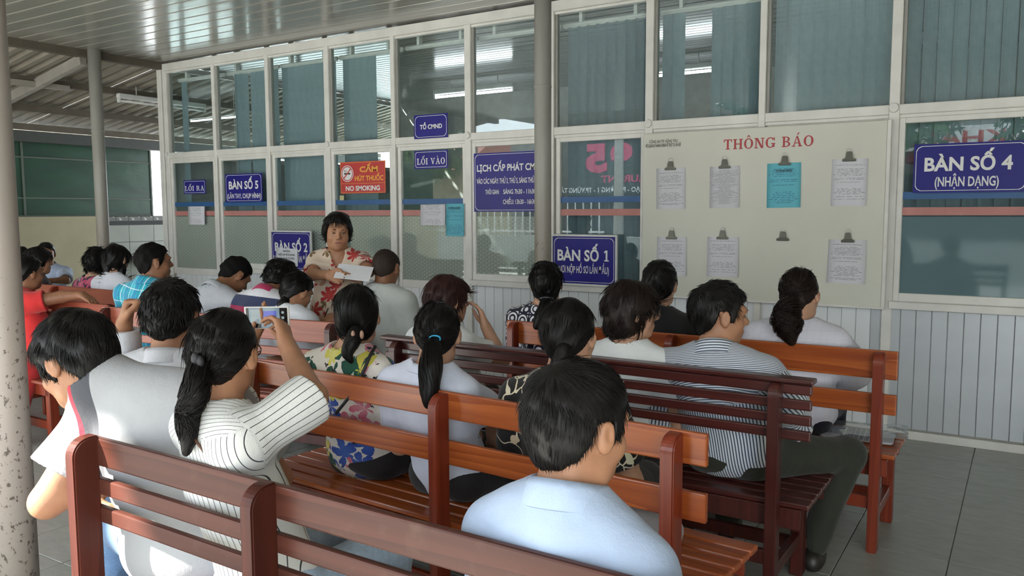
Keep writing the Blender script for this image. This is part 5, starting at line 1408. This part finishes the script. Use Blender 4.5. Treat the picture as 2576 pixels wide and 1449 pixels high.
# --- woman filming with a phone
c_pin = c_stripe('pinstriped_blouse', (.66, .67, .65), (.05, .05, .06), .0155, .11)
phc = A_(672, 799, 2.56)
I2 = person('woman in a pinstriped blouse holding up a phone', 565, 770, 2.14, 26, 2, -4, yb=1.232, hip=(-1.64, 1.40), by=96, size=.98, bulk=.86, shw=.135, skin='mid', sy=74, neckz=-.01, neckr=.022,
  armR=(A_(786, 1000, 2.16), A_(722, 868, 2.42)), handR=dict(d=A_(700, 775, 2.50)-A_(722, 868, 2.42), n=A_(640, 800, 2.5)-A_(722, 850, 2.42), curl=(.55, .7, .5), thumb=.9), armL=(A_(600, 1010, 2.45), A_(628, 868, 2.62)), handL=dict(d=A_(662, 815, 2.60)-A_(628, 868, 2.62), n=V3(0, -.3, 1), curl=(.25, .3, .2), thumb=.2),
  hair=dict(style='tied', th=.012, n=1800, len=.07, r=.0014, lift=.02, flow='tie', tie=(-.01, -.105, -.055), vox=.0045, col='soft', worldtail=True,
    tail=[dict(p=[A_(520, 890, 2.06), A_(500, 925, 2.02), A_(492, 985, 1.99), A_(470, 1050, 1.99), A_(474, 1105, 1.99), A_(468, 1140, 1.99)], r=[.020, .028, .036, .030, .022, .007], n=620, wave=.6, sr=.0013, core=.78),
          dict(p=[A_(478, 985, 1.99), A_(452, 1030, 1.99), A_(455, 1075, 1.98), A_(478, 1100, 1.98)], r=[.006, .008, .007, .003], n=60, wave=.4, sr=.0012)]),
  top=dict(mat=c_pin, collar=.022, sleeve=.98, yoke=.004, fold=.005, g=.016, hem=-.02, name='blouse', loose=.018), legs=dict(mat=J_pale, name='jeans'), glasses=M_frame_dark, vox=.0055, seed=5)
ptube(I2, 'crossbody_strap', [A_(545, 1190, 1.99), A_(515, 1140, 1.985), A_(490, 1105, 1.985)], .0035, plain('brown_leather', (.10, .045, .03), .5))
for q in (-1, 1): I2['bead']('hair_clip', A_(497+6*q, 906+4*q, 2.0), (.011, .010, .016), M_black, (V3(1, 0, 0), V3(0, 1, 0), V3(0, 0, 1)))
# phone
ph = empty('smartphone', tuple(phc)); tag(ph, 'white-edged smartphone with a lit screen held by the filming woman', 'phone')
pdir = nrm(I2['K']-phc); ez = nrm(V3(0, 0, 1)-pdir*pdir[2]); ex = np.cross(ez, pdir)
mt = Matrix((Vector(ex), Vector(-pdir), Vector(ez))).transposed().to_4x4(); mt.translation = Vector(phc); ph.matrix_world = mt
box('shell', (-.070, -.003, -.0355), (.070, .005, .0355), M_white, ph, .003, 2)
def m_screen(name, col, s):
    m, nt, b = new_mat(name); n = noise(nt, objco(nt), 30); c = ramp(nt, n, [(.3, tuple(x*.8 for x in col)), (.7, col)])
    nt.links.new(c, b.inputs['Base Color']); nt.links.new(c, b.inputs['Emission Color']); b.inputs['Emission Strength'].default_value = s; b.inputs['Roughness'].default_value = .15; return m
M_scr = m_screen('phone_screen_picture', (.10, .14, .17), .6); M_scr2 = m_screen('phone_screen_sign', (.05, .06, .26), .6); M_scr3 = m_screen('phone_screen_light', (.14, .17, .18), .6); M_scr0 = plain('phone_black_glass', (.012, .012, .014), .12)
box('screen_glass', (-.064, -.0036, -.032), (.064, -.0030, .032), M_scr0, ph, 0); box('screen_picture', (-.055, -.0040, -.031), (.040, -.0036, .031), M_scr, ph, 0)
box('screen_sign', (-.012, -.0044, -.002), (.030, -.0040, .022), M_scr2, ph, 0); box('screen_pane', (-.050, -.0044, -.020), (-.018, -.0040, .026), M_scr3, ph, 0); box('screen_head', (-.040, -.0047, -.031), (-.018, -.0044, -.018), M_scr0, ph, 0)
for q in (-1, 0, 1): I2['bead']('x', phc, (.001,)*3, M_white) if False else disc('screen_button', .050, .017*q, .0001, .0045, -.0041, M_scr3, ph, 16)

# --- man in the grey polo leaning to the left
c_polo = c_region('grey_polo_with_dark_shoulder', [(0, (.34, .35, .365)), (.35, (.075, .078, .09)), (.7, (.50, .045, .07)), (.79, (.36, .365, .38))])
def polo_reg(tc, P):
    x, y, z = tc[:, 0], tc[:, 1], tc[:, 2]
    r = np.clip(.35+(-x-.125-.25*np.maximum(0, -.07-z))*(.35/.060), .02, .98)
    return r
I3 = person('man in a grey polo bent to the left at the end of the nearest bench', 192, 788, 2.36, -44, 28, -4, hip=(-2.02, 1.45), by=112, size=1.10, bulk=1.10, shw=.190, skin='mid', sy=108, Spos=(-2.09, 1.405, .932), Npos=A_(256, 956, 2.36), shtilt=.03,
  armL=(A_(118, 1262, 2.32), A_(240, 1225, 2.36)), handL=dict(d=(1, .35, 0), n=(0, 0, -1)), armR=(V3(-1.86, 1.62, .70), V3(-2.05, 1.80, .60)),
  hair=dict(style='short', **{'raise': -.018}, th=.026, n=7000, len=.055, r=.0012, lift=.08, messy=.009, curv=8, vox=.0045, col='black', rough=.001), top=dict(mat=c_polo, collar=.034, sleeve=.66, fold=.005, ff=18, g=.027, hem=.03, neck=.0, name='polo_shirt', regf=polo_reg, creg=0.0, loose=.026, cmat=c_plain('pale_grey_collar', (.50, .51, .53))),
  legs={'mat': J_blue, 'name': 'jeans', -1: ((-2.50, 1.50, .49), (-2.36, 1.42, .09)), 1: ((-2.16, 1.80, .49), (-2.10, 1.84, .09)), 'toe': (-.4, .9, 0), 'vox': .009}, vox=.0055, seed=8)

# --- man in the white shirt with a raised fist
c_white = c_plain('white_shirt', (.62, .64, .70), .05)
plain_bench('small backless bench under the man with the raised fist', (-2.74, 1.84), .50, .34, .4, M_wood_dark)
I4 = person('man in a white shirt raising his fist, between the grey polo and the phone', 432, 708, 2.88, 18, 12, 0, hip=(-2.64, 1.80), by=125, size=1.02, bulk=.98, shw=.180, skin='mid', sy=118,
  armL=(A_(318, 925, 2.95), A_(312, 815, 2.92)), handL=dict(d=A_(325, 770, 2.92)-A_(312, 815, 2.92), n=V3(.8, .5, 0), curl=(1.2, 1.4, .9), thumb=.8), armR=(A_(500, 985, 2.95), A_(345, 905, 3.02)),
  hair=dict(style='short', th=.026, n=2600, len=.045, r=.0018, lift=.22, messy=.025, vox=.005), top=dict(mat=c_white, collar=.034, sleeve=1.88, g=.016, fold=.005), legs=dict(mat=T_dark), vox=.0065, seed=11)

# --- middle bench: three women
c_flor1 = c_floral('multicolour_floral_blouse', (.66, .62, .57), [(8, .07, 3, (.012, .06, .045), (.02, .10, .06), .42), (7.5, .075, 5, (.025, .055, .30), (.07, .16, .50), .55), (8, .062, 5, (.55, .10, .18), (.66, .40, .42), .55), (9, .050, 5, (.60, .52, .06), (.66, .62, .25), .36), (22, .012, 4, (.02, .02, .03), (.02, .02, .03), .5)], .8)
I5 = person('woman in a colourful floral blouse with a bag strap across her back', 898, 716, 3.22, 8, 3, 3, yb=2.223, hip=(-2.24, 2.43), by=92, size=1.0, bulk=1.03, shw=.158, skin='light',
  hair=dict(style='tied', th=.018, n=1500, len=.08, r=.0019, lift=.03, flow='tie', tie=(-.005, -.10, -.085), line='cover', low=-.095, lowy=.0, vox=.005, worldtail=True, tail=[dict(p=[A_(897, 838, 3.08), A_(886, 862, 3.05), A_(874, 888, 3.04), A_(884, 910, 3.04)], r=[.030, .028, .020, .006], n=150, wave=.7)]),
  top=dict(mat=c_flor1, sleeve=.7, hem=-.04, name='blouse', neck=.014, g=.017), legs=dict(mat=T_dark), vox=.0065, seed=13)
ptube(I5, 'bag_strap', [A_(944, 872, 3.10), A_(932, 892, 3.055), A_(918, 925, 3.04), A_(890, 985, 3.03), A_(845, 1040, 3.05)], .0065, M_black)
for q in (-1, 1): I5['bead']('hair_clip', A_(899+11*q, 842, 3.04), (.008, .008, .016), plain('tortoise_clip_%d' % q, (.42, .25, .18), .3), (V3(1, 0, 0), V3(0, 1, 0), V3(0, 0, 1)))
c_uni = c_plain('bluish_white_blouse', (.62, .66, .78), .05)
I6 = person('girl in a bluish white blouse with a long straight ponytail tied by a blue band', 1100, 757, 2.97, 6, 6, 0, yb=2.197, hip=(-1.80, 2.40), by=90, size=.97, bulk=.92, shw=.150, skin='light',
  armR=(A_(1235, 1040, 3.05), A_(1240, 1085, 3.22)), handR=dict(d=(.1, .4, -.5), n=(-.6, .5, 0)),
  hair=dict(style='tied', th=.012, n=1500, len=.07, r=.0017, lift=.02, flow='tie', tie=(-.004, -.108, -.005), vox=.005, col='soft', worldtail=True, tail=[dict(p=[A_(1094, 852, 2.86), A_(1088, 880, 2.82), A_(1083, 930, 2.79), A_(1080, 985, 2.78), A_(1078, 1018, 2.78)], r=[.016, .034, .042, .034, .018], n=420, wave=.1, sr=.0018)]),
  top=dict(mat=c_uni, sleeve=.75, hem=-.02, name='blouse', collar=.018, g=.018), legs=dict(mat=T_dark), vox=.0065, seed=15)
tube('hair_band', [to_root(I6, A_(1094, 852, 2.842)+.019*(np.array(_XC)*math.cos(a)+np.array(_YC)*.55*math.sin(a)-np.array(_F)*.02)) for a in np.linspace(0, 2*PI, 16)], .0035, plain('blue_elastic', (.02, .35, .62), .4), I6['root'], 6)
c_emb = c_embro('black_embroidered_blouse')
I7 = person('woman in a black blouse with cream leaf embroidery behind the near man', 1432, 748, 2.66, 22, 4, 2, yb=2.165, hip=(-1.27, 2.36), by=92, size=1.0, bulk=.98, shw=.155, skin='light',
  hair=dict(style='tied', th=.014, n=1600, len=.075, r=.0018, lift=.03, flow='tie', tie=(-.01, -.09, -.095), vox=.005, col='soft', worldtail=True, tail=[dict(p=[A_(1420, 878, 2.56), A_(1408, 912, 2.55), A_(1398, 955, 2.54), A_(1394, 990, 2.54)], r=[.026, .028, .024, .010], n=160)]),
  top=dict(mat=c_emb, sleeve=.72, name='blouse', neck=.012, hem=-.03), legs=dict(mat=T_dark), vox=.0065, seed=17)

# --- dark bench
c_tee = c_plain('white_tee', (.72, .75, .77), .04)
I8 = person('woman with a brown bob and thin glasses in a white top', 1592, 708, 3.40, 76, 2, 0, yb=3.005, hip=(-1.40, 3.20), by=92, size=1.0, bulk=.96, shw=.155, skin='light', sy=88,
  hair=dict(style='bob', th=.024, n=2200, len=.075, r=.002, lift=.10, flow='down', messy=.02, vox=.005, col='brown', vol=[((0, -.045, -.045), (.096, .078, .075))], low=-.118, lowy=-.005, rough=.002), top=dict(mat=c_tee, sleeve=.55, name='tee_shirt', neck=.016, g=.013, fold=.003), glasses=M_frame_metal, legs=dict(mat=T_dark), vox=.0065, face=True, seed=19)
c_pins = c_stripe('blue_grey_striped_shirt', (.62, .66, .71), (.045, .065, .115), .0105, .40)
I9 = person('man in a blue and white striped shirt and olive trousers on the dark bench', 1812, 710, 3.19, 70, 4, 0, yb=3.005, hip=(-.98, 3.20), by=90, size=1.03, bulk=1.06, shw=.185, skin='mid', sy=92,
  armR=(A_(1985, 1010, 3.12), A_(2010, 1085, 3.32)), legs={'mat': T_olive, 1: ((-.60, 3.56, .47), (-.70, 3.46, .09)), 'toe': (-.1, 1, 0)},
  hair=dict(style='short', th=.020, n=2200, len=.045, r=.0018, lift=.16, messy=.018, vox=.005, col='soft'), top=dict(mat=c_pins, collar=.038, sleeve=1.9, yoke=-.115, g=.017, fold=.0045, hem=.03), vox=.0065, face=True, seed=21)
I10 = person('woman with reddish brown hair in a white top raising her hand', 1128, 693, 3.98, 62, 2, 0, yb=3.005, hip=(-2.36, 3.25), by=88, size=.98, bulk=.94, shw=.150, skin='light', sy=84,
  armR=(A_(1262, 905, 4.0), A_(1222, 822, 3.98)), handR=dict(d=A_(1208, 780, 3.98)-A_(1222, 822, 3.98), n=V3(-.7, -.6, 0), curl=(.35, .4, .3), thumb=.3),
  hair=dict(style='bob', th=.022, n=1600, len=.08, r=.0019, lift=.0, messy=.006, flow='down', col='red', vol=[((0, -.05, -.07), (.080, .070, .09))], locks=[((.0, -.07, -.08), (.0, -.085, -.20), .05, .02)], low=-.19, lowy=-.0), top=dict(mat=c_tee, sleeve=.6, name='tee_shirt', neck=.016), legs=dict(mat=T_dark), vox=.007, face=True, seed=23)

# --- front bench on the right
c_geom = c_geo('black_white_geometric_blouse')
I11 = person('woman in a black and white geometric blouse against the pole', 1374, 658, 4.60, 4, 2, 4, yb=3.816, hip=(-2.27, 4.03), by=92, size=1.0, bulk=.98, shw=.155, skin='light',
  hair=dict(style='tied', th=.017, n=1300, len=.08, r=.0022, lift=.02, flow='tie', tie=(-.0, -.09, -.095), line='cover', low=-.10, lowy=.0, worldtail=True, tail=[dict(p=[A_(1375, 752, 4.50), A_(1372, 775, 4.46), A_(1362, 800, 4.45), A_(1350, 822, 4.45)], r=[.030, .042, .046, .020], n=150, wave=.4)]),
  top=dict(mat=c_geom, sleeve=.7, name='blouse', neck=.012), legs=dict(mat=T_dark), vox=.0075, seed=25)
tube('sequin_band', [to_root(I11, A_(1375, 753, 4.475)+.034*(np.array(_XC)*math.cos(a)+np.array(_YC)*.3*math.sin(a)-np.array(_F)*(.5*math.sin(a)))) for a in np.linspace(0, 2*PI, 18)], .008, plain('sequined_band', (.06, .06, .07), .25, .5, .4, 160), I11['root'], 6)
I12 = person('man in a plain black shirt in front of the notice board', 1660, 656, 4.24, 14, 2, 0, yb=3.816, hip=(-1.60, 4.03), by=88, size=1.0, bulk=1.0, shw=.178, skin='light',
  hair=dict(style='short', th=.020, n=1300, len=.04, r=.0022, lift=.12, messy=.015), top=dict(mat=c_plain('black_shirt', (.012, .012, .014)), sleeve=.75, collar=.03), legs=dict(mat=T_dark), vox=.0075, seed=27)
c_gauze = c_check('white_gauze_blouse', (.66, .66, .74), [(0, .03, 0, .06, (.56, .56, .66), .7), (2, .03, 0, .06, (.56, .56, .66), .7)])
I13 = person('woman in a white gauze blouse with a curly brown ponytail', 2012, 675, 3.86, 16, 12, 6, yb=3.816, hip=(-.93, 4.02), by=92, size=1.02, bulk=1.10, shw=.165, skin='light', armR=(A_(2140, 930, 3.9), A_(2090, 985, 4.1)),
  hair=dict(style='tied', th=.016, n=1400, len=.08, r=.002, lift=.03, flow='tie', tie=(-.0, -.11, -.01), col='brown', worldtail=True,
    tail=[dict(p=[A_(1996, 752, 3.75), A_(1985, 775, 3.70), A_(1980, 810, 3.68), A_(1985, 840, 3.68), A_(1993, 862, 3.68)], r=[.022, .055, .070, .052, .018], n=800, wave=1.7, sr=.0019, core=.72)]),
  top=dict(mat=c_gauze, sleeve=1.7, name='blouse', neck=.016, g=.024, fold=.006, hem=-.03, loose=.03), legs=dict(mat=T_navy), vox=.007, seed=29)

# --- balding man on his own seat, standing speaker
c_pale = c_plain('pale_grey_green_shirt', (.55, .58, .56), .06)
plain_bench('backless bench under the balding man', (-3.50, 4.12), .50, .36, 0.0, M_wood_post)
I14 = person('balding man in a pale shirt beside the standing woman', 972, 624, 5.30, 24, 14, 0, hip=(-3.50, 4.08), by=96, size=1.03, bulk=1.05, shw=.182, skin='dark', sy=92,
  hair=dict(style='short', line='receding', th=.006, n=1500, len=.025, r=.0016, lift=.06, col='thin'), top=dict(mat=c_pale, collar=.034, sleeve=1.85, g=.02, fold=.006), legs=dict(mat=T_dark), vox=.0075, seed=31)
c_rose = c_floral('cream_rose_print', (.68, .56, .44), [(8, .066, 7, (.42, .018, .028), (.60, .10, .08), .62), (11, .040, 5, (.22, .13, .06), (.12, .10, .04), .38), (12, .046, 6, (.46, .03, .04), (.55, .14, .10), .35)], .6)
wR = A_(833, 694, 4.92); wL = A_(908, 700, 4.92)
I15 = person('standing woman in a cream rose-print outfit holding papers', 849, 534, 5.50, 176, 8, 2, hip=(-3.95, 4.03), by=-48, seat=.700, size=1.04, bulk=.94, shw=.138, skin='mid', stand=True, face=True,
  armR=(A_(786, 690, 5.42), A_(828, 692, 5.22)), handR=dict(d=(.8, .1, -.2), n=(.2, -.8, .3)), armL=(A_(928, 680, 5.38), A_(902, 702, 5.22)), handL=dict(d=(-.6, -.5, .1), n=(.1, .1, 1)),
  hair=dict(style='bob', th=.022, n=1400, len=.05, r=.0018, lift=.03, flow='down', vol=[((0, -.025, .0), (.092, .09, .085))], low=-.062, lowy=.012, line='cover', **{'raise': .022}), top=dict(mat=c_rose, sleeve=.72, name='blouse', neck=.014, scoop=.09, bust=1.0, skirt=.06, trousers=True, g=.016), legs=dict(mat=c_rose), vox=.006, seed=33)
def paper_stack(label, c, ex, ey, w, h, n, mat, name='paper_sheet'):
    ex = nrm(ex); ey = nrm(ey); nz = np.cross(ex, ey); o = empty(name, tuple(c)); tag(o, label, 'paper')
    mt = Matrix((Vector(ex), Vector(ey), Vector(nz))).transposed().to_4x4(); mt.translation = Vector(c); o.matrix_world = mt
    for k in range(n):
        q = box('sheet', (-w/2, -h/2, -.0006), (w/2, h/2, .0006), mat, o, 0); q.location = (random.uniform(-.006, .006), random.uniform(-.006, .006), .0016*k); q.rotation_euler = (0, 0, random.uniform(-.05, .05))
    return o
paper_stack('sheaf of white papers in the standing woman\'s hands', A_(890, 686, 5.18), np.array(_XC)*.95+np.array(_YC)*-.10, np.array(_YC)*.6+np.array(_F)*.8, .215, .15, 4, M_paper_plain)

# --- brick red bench: four people
c_w2 = c_plain('white_blouse', (.66, .68, .74), .05)
I16 = person('woman in a white shirt writing at the end of the brick red bench', 748, 684, 4.86, 52, 26, 0, neckz=.025, yb=3.211, hip=(-3.62, 3.46), by=96, size=.96, bulk=.92, shw=.150, skin='mid', neckf=-.03,
  armR=(A_(775, 815, 4.78), A_(806, 806, 4.95)), handR=dict(d=(.5, .5, .15), n=(-.5, .2, -.7), curl=(.7, .8, .5), thumb=.8),
  hair=dict(style='tied', th=.016, n=1100, len=.07, r=.0022, lift=.03, flow='tie', tie=(-.01, -.10, -.04), worldtail=True, tail=[dict(p=[A_(722, 752, 4.80), A_(712, 768, 4.77), A_(708, 790, 4.76)], r=[.030, .036, .012], n=120, wave=.5)]), top=dict(mat=c_w2, collar=.03, sleeve=.8, fold=.004), legs={'mat': T_dark, 1: ((-3.40, 3.80, .49), (-3.38, 3.80, .09)), -1: ((-3.55, 3.84, .49), (-3.56, 3.84, .09))}, vox=.0075, face=True, seed=35)
ptube(I16, 'pen', [A_(815, 800, 4.95), A_(826, 775, 4.93)], .004, M_frame_dark)
c_rug = c_region('banded_polo', [(0, (.60, .60, .64)), (.25, (.36, .03, .09)), (.5, (.035, .045, .10)), (.75, (.62, .62, .66)), (.95, (.36, .03, .09))])
def rug(tc, P):
    z = tc[:, 2]; return np.interp(z, [-.40, -.24, -.13, -.035, .035, .12], [.02, .1, .25, .5, .75, .9])
I17 = person('man bent over in a magenta, navy and white banded polo', 706, 655, 5.22, 36, 40, 0, neckz=.055, yb=3.164, hip=(-4.02, 3.38), by=100, size=1.03, bulk=1.1, shw=.185, skin='dark', neckf=-.09,
  hair=dict(style='short', th=.024, n=1300, len=.05, r=.0022, lift=.3, messy=.04, col='black'), top=dict(mat=c_rug, regf=rug, collar=.034, creg=.97, sleeve=.62, name='polo_shirt', g=.018), legs=dict(mat=T_dark), vox=.0075, seed=37)
I18 = person('man in a heather grey polo bowing his head beside the banded polo', 592, 644, 5.40, 62, 42, 0, neckz=.05, yb=3.111, hip=(-4.48, 3.32), by=92, size=1.03, bulk=1.06, shw=.182, skin='dark', neckf=-.11,
  hair=dict(style='short', th=.011, n=2600, len=.022, r=.0016, lift=.12, col='matte'), top=dict(mat=c_plain('heather_grey_polo', (.40, .42, .46), .1), collar=.03, sleeve=.7, name='polo_shirt', g=.017), legs=dict(mat=T_dark), vox=.0075, seed=39)
c_plaid = c_check('turquoise_plaid_shirt', (.025, .36, .46), [(0, .10, .1, .30, (.03, .16, .36), .6), (2, .10, .3, .28, (.04, .22, .40), .5), (0, .10, .52, .05, (.60, .68, .72), .9), (2, .10, .65, .05, (.60, .68, .72), .8), (0, .10, .70, .04, (.02, .03, .10), .9), (0, .10, .22, .03, (.62, .68, .72), .7)])
I19 = person('man in a turquoise plaid shirt looking right', 388, 609, 5.32, 74, 0, 0, yb=3.063, hip=(-4.86, 3.24), by=94, size=1.05, bulk=1.06, shw=.185, skin='dark', sy=98,
  hair=dict(style='short', th=.012, n=2600, len=.022, r=.0016, lift=.12, col='matte'), top=dict(mat=c_plaid, collar=.040, sleeve=.8, g=.018), legs=dict(mat=T_dark), vox=.0075, face=True, seed=41)

# --- far left bench
I20 = person('woman with long straight black hair in a white shirt on the far left bench', 294, 616, 6.72, 44, 16, 0, yb=3.726, hip=(-6.30, 3.94), by=92, size=.99, bulk=.93, shw=.152, skin='light',
  hair=dict(style='bob', th=.020, n=1100, len=.10, r=.0024, lift=.02, flow='down', locks=[((.05, .01, -.06), (.06, .03, -.20), .042, .018), ((-.03, -.05, -.05), (-.02, -.05, -.15), .05, .03)], low=-.15, lowy=.05), top=dict(mat=c_w2, collar=.03, sleeve=.9, g=.018), legs=dict(mat=T_dark), vox=.009, seed=43)
c_flor2 = c_floral('dark_blouse_with_pink_flowers', (.045, .035, .05), [(9, .070, 5, (.46, .03, .12), (.60, .20, .25), .55), (12, .04, 4, (.35, .33, .36), (.2, .2, .2), .35)], .8)
I21 = person('woman with short wavy hair in a dark blouse with pink flowers', 243, 626, 6.98, 20, 14, 0, yb=3.726, hip=(-6.74, 3.95), by=92, size=.98, bulk=1.0, shw=.155, skin='light',
  hair=dict(style='bob', th=.028, n=1200, len=.05, r=.0024, lift=.35, messy=.05, flow='down', low=-.075, lowy=.0, rough=.004), top=dict(mat=c_flor2, sleeve=.6, name='blouse', neck=.02), legs=dict(mat=T_dark), vox=.009, seed=45)
I22 = person('woman in a red tee with her arm along the bench back, beside the flaking pole', 70, 642, 5.68, 62, 2, 0, hip=(-5.80, 2.99), by=70, size=1.0, bulk=1.0, shw=.160, skin='dark', sy=60, face=True,
  armR=(A_(158, 746, 5.60), A_(206, 742, 5.60)), handR=dict(d=A_(238, 760, 5.58)-A_(206, 742, 5.60), n=V3(0, .1, -1), curl=(.3, .5, .4), thumb=.3),
  hair=dict(style='tied', th=.016, n=1000, len=.07, r=.0024, lift=.03, flow='tie', tie=(-.0, -.10, -.05)), top=dict(mat=c_plain('red_tee', (.62, .035, .035), .08), sleeve=.6, name='tee_shirt', g=.018, hem=-.06), legs={'mat': c_plain('red_trousers', (.45, .03, .03)), 1: ((-5.42, 2.72, .47), (-5.46, 2.62, .09)), -1: ((-5.66, 2.60, .47), (-5.66, 2.52, .09)), 'toe': (.3, -1, 0)}, vox=.008, seed=47)
I23 = person('woman in profile behind the woman in red', 98, 622, 7.15, 82, 2, 0, yb=3.726, hip=(-7.28, 3.95), by=80, size=.99, bulk=.96, shw=.155, skin='mid', face=True,
  hair=dict(style='bob', th=.020, n=900, len=.06, r=.0024, lift=.04, flow='down', low=-.07), top=dict(mat=c_plain('dark_blouse', (.05, .04, .045)), sleeve=.7, name='blouse'), legs=dict(mat=T_dark), vox=.009, seed=49)
plain_bench('backless bench by the boundary wall under the woman in pale blue', (-8.80, 4.62), 1.5, .36, -.6, M_wood_dark)
I24 = person('woman in a pale blue shirt facing the viewpoint by the beige wall', 116, 609, 8.5, 172, 4, 4, hip=(-8.72, 4.66), by=-50, size=.99, bulk=.98, shw=.158, skin='dark', face=True,
  armL=(A_(165, 705, 8.35), A_(132, 706, 8.22)), armR=(A_(85, 715, 8.4), A_(105, 712, 8.25)), hair=dict(style='tied', th=.014, n=700, len=.06, r=.0024, lift=.03, flow='tie', tie=(0, -.1, -.02)), top=dict(mat=c_plain('pale_blue_blouse', (.42, .50, .66), .06), sleeve=.85, collar=.03), legs=dict(mat=T_dark), vox=.009, seed=51)
I25 = person('dark-haired person almost hidden between the flaking pole and the woman in profile', 56, 622, 7.45, 40, 8, 0, yb=3.73, hip=(-7.76, 3.95), by=80, size=.98, bulk=.96, shw=.155, skin='mid',
  hair=dict(style='short', th=.02, n=600, len=.04, r=.0024, lift=.1), top=dict(mat=T_navy, sleeve=.7), legs=dict(mat=T_dark), vox=.009, seed=53)
print('TRIS people', TRI[0])

# ================================================================== SMALL THINGS
# clear plastic folder with papers on the front bench
def zpt(u, v, z):
    d = (_F+_XC*((u-1288)/FPX)+_YC*(-(v-724.5)/FPX)); return np.array(Vector((0, 0, CAMH))+d*((z-CAMH)/d.z))
pf = zpt(2172, 1092, .435)
paper_stack('white papers lying on the end of the front orange bench', pf+V3(-.02, -.02, -.002), (1, .05, 0), (-.05, 1, 0), .30, .21, 4, M_paper_light)
M_film = m_glass('clear_plastic_film', (.82, .85, .90), .08, .22, (.55, .58, .66))
bm = bmesh.new(); nn = 12; gg = []
rsf = np.random.RandomState(4)
for j in range(nn):
    gg.append([bm.verts.new((-.19+.38*i/(nn-1), -.13+.26*j/(nn-1), .008+.016*abs(math.sin(i*1.1+j*.6))*(.3+(i/(nn-1)))+.004*rsf.rand())) for i in range(nn)])
for j in range(nn-1):
    for i in range(nn-1): bm.faces.new((gg[j][i], gg[j][i+1], gg[j+1][i+1], gg[j+1][i]))
o = fin(bm, 'plastic_folder', M_film, None, True); o.location = Vector(pf)+Vector((0, 0, .008)); o.rotation_euler = (0, 0, .12); tag(o, 'crinkled clear plastic folder on the end of the front orange bench', 'folder')
# things on the nearest bench seat
g0 = zpt(835, 1410, .432)
paper_stack('printed form with a teal corner on the nearest bench seat', g0, (1, -.15, 0), (.15, 1, 0), .30, .21, 2, M_paper)
def soft_bag(label, c, r, mat, rz=0, seed=1):
    pr = [(ell(c, (V3(math.cos(rz), math.sin(rz), 0), V3(-math.sin(rz), math.cos(rz), 0), V3(0, 0, 1)), r), 0), (cone(c-V3(math.cos(rz), math.sin(rz), 0)*r[0]*.6, c+V3(math.cos(rz), math.sin(rz), 0)*r[0]*.6, r[2]*.9, r[2]*.9), .03)]
    G_ = Grid(pr, .008); G_.fn(folds(seed, .006, 40)); zf = c[2]-r[2]*.85; G_.fn(lambda d, x, y, z: np.maximum(d, zf-z+0*x+0*y)); P_, Q_ = G_.mesh()
    o = link('cloth_bag', np_mesh('cloth_bag', P_-c, Q_), mat); o.location = Vector(c); return tag(o, label, 'bag')
c_bag = c_plain('pale_blue_grey_canvas', (.30, .36, .42)); b0 = zpt(735, 1330, .48); soft_bag('pale blue-grey cloth bag on the nearest bench beside the filming woman', V3(-1.33, 1.42, .478), (.15, .10, .055), c_bag, .2, 5)
soft_bag('grey cloth bag on the middle bench beside the embroidered blouse', V3(-.98, 2.36, .482), (.09, .07, .06), c_plain('grey_canvas', (.26, .25, .27)), .1, 6)
# wash basin on the tiled boundary wall
wb = empty('wash_basin', (XW+.01, 7.35, .82)); tag(wb, 'small white wash basin on the tiled boundary wall', 'basin')
pr = [(ell(V3(.17, 0, 0), (V3(1, 0, 0), V3(0, 1, 0), V3(0, 0, 1)), (.20, .24, .12)), 0)]; G_ = Grid(pr, .012); G_.fn(lambda d, x, y, z: np.maximum(np.maximum(d, z-.03+0*x+0*y), .004-x+0*y+0*z)); G_.cut(ell(V3(.18, 0, .05), (V3(1, 0, 0), V3(0, 1, 0), V3(0, 0, 1)), (.15, .19, .12)), .01)
P_, Q_ = G_.mesh(); link('bowl', np_mesh('bowl', P_, Q_), M_white, wb); tube('tap', [(.03, 0, .03), (.03, 0, .14), (.10, 0, .15), (.11, 0, .12)], .012, M_alu, wb, 8); tube('drain_pipe', [(.12, 0, -.10), (.12, 0, -.32), (.01, 0, -.34)], .02, M_alu, wb, 8)
nt_ = box('sticky_note', (-5.60, W-.034, 1.60), (-5.545, W-.031, 1.645), plain('yellow_note', (.55, .52, .28), .8), None, 0); tag(nt_, 'small yellowish note stuck under the no smoking sign', 'note')
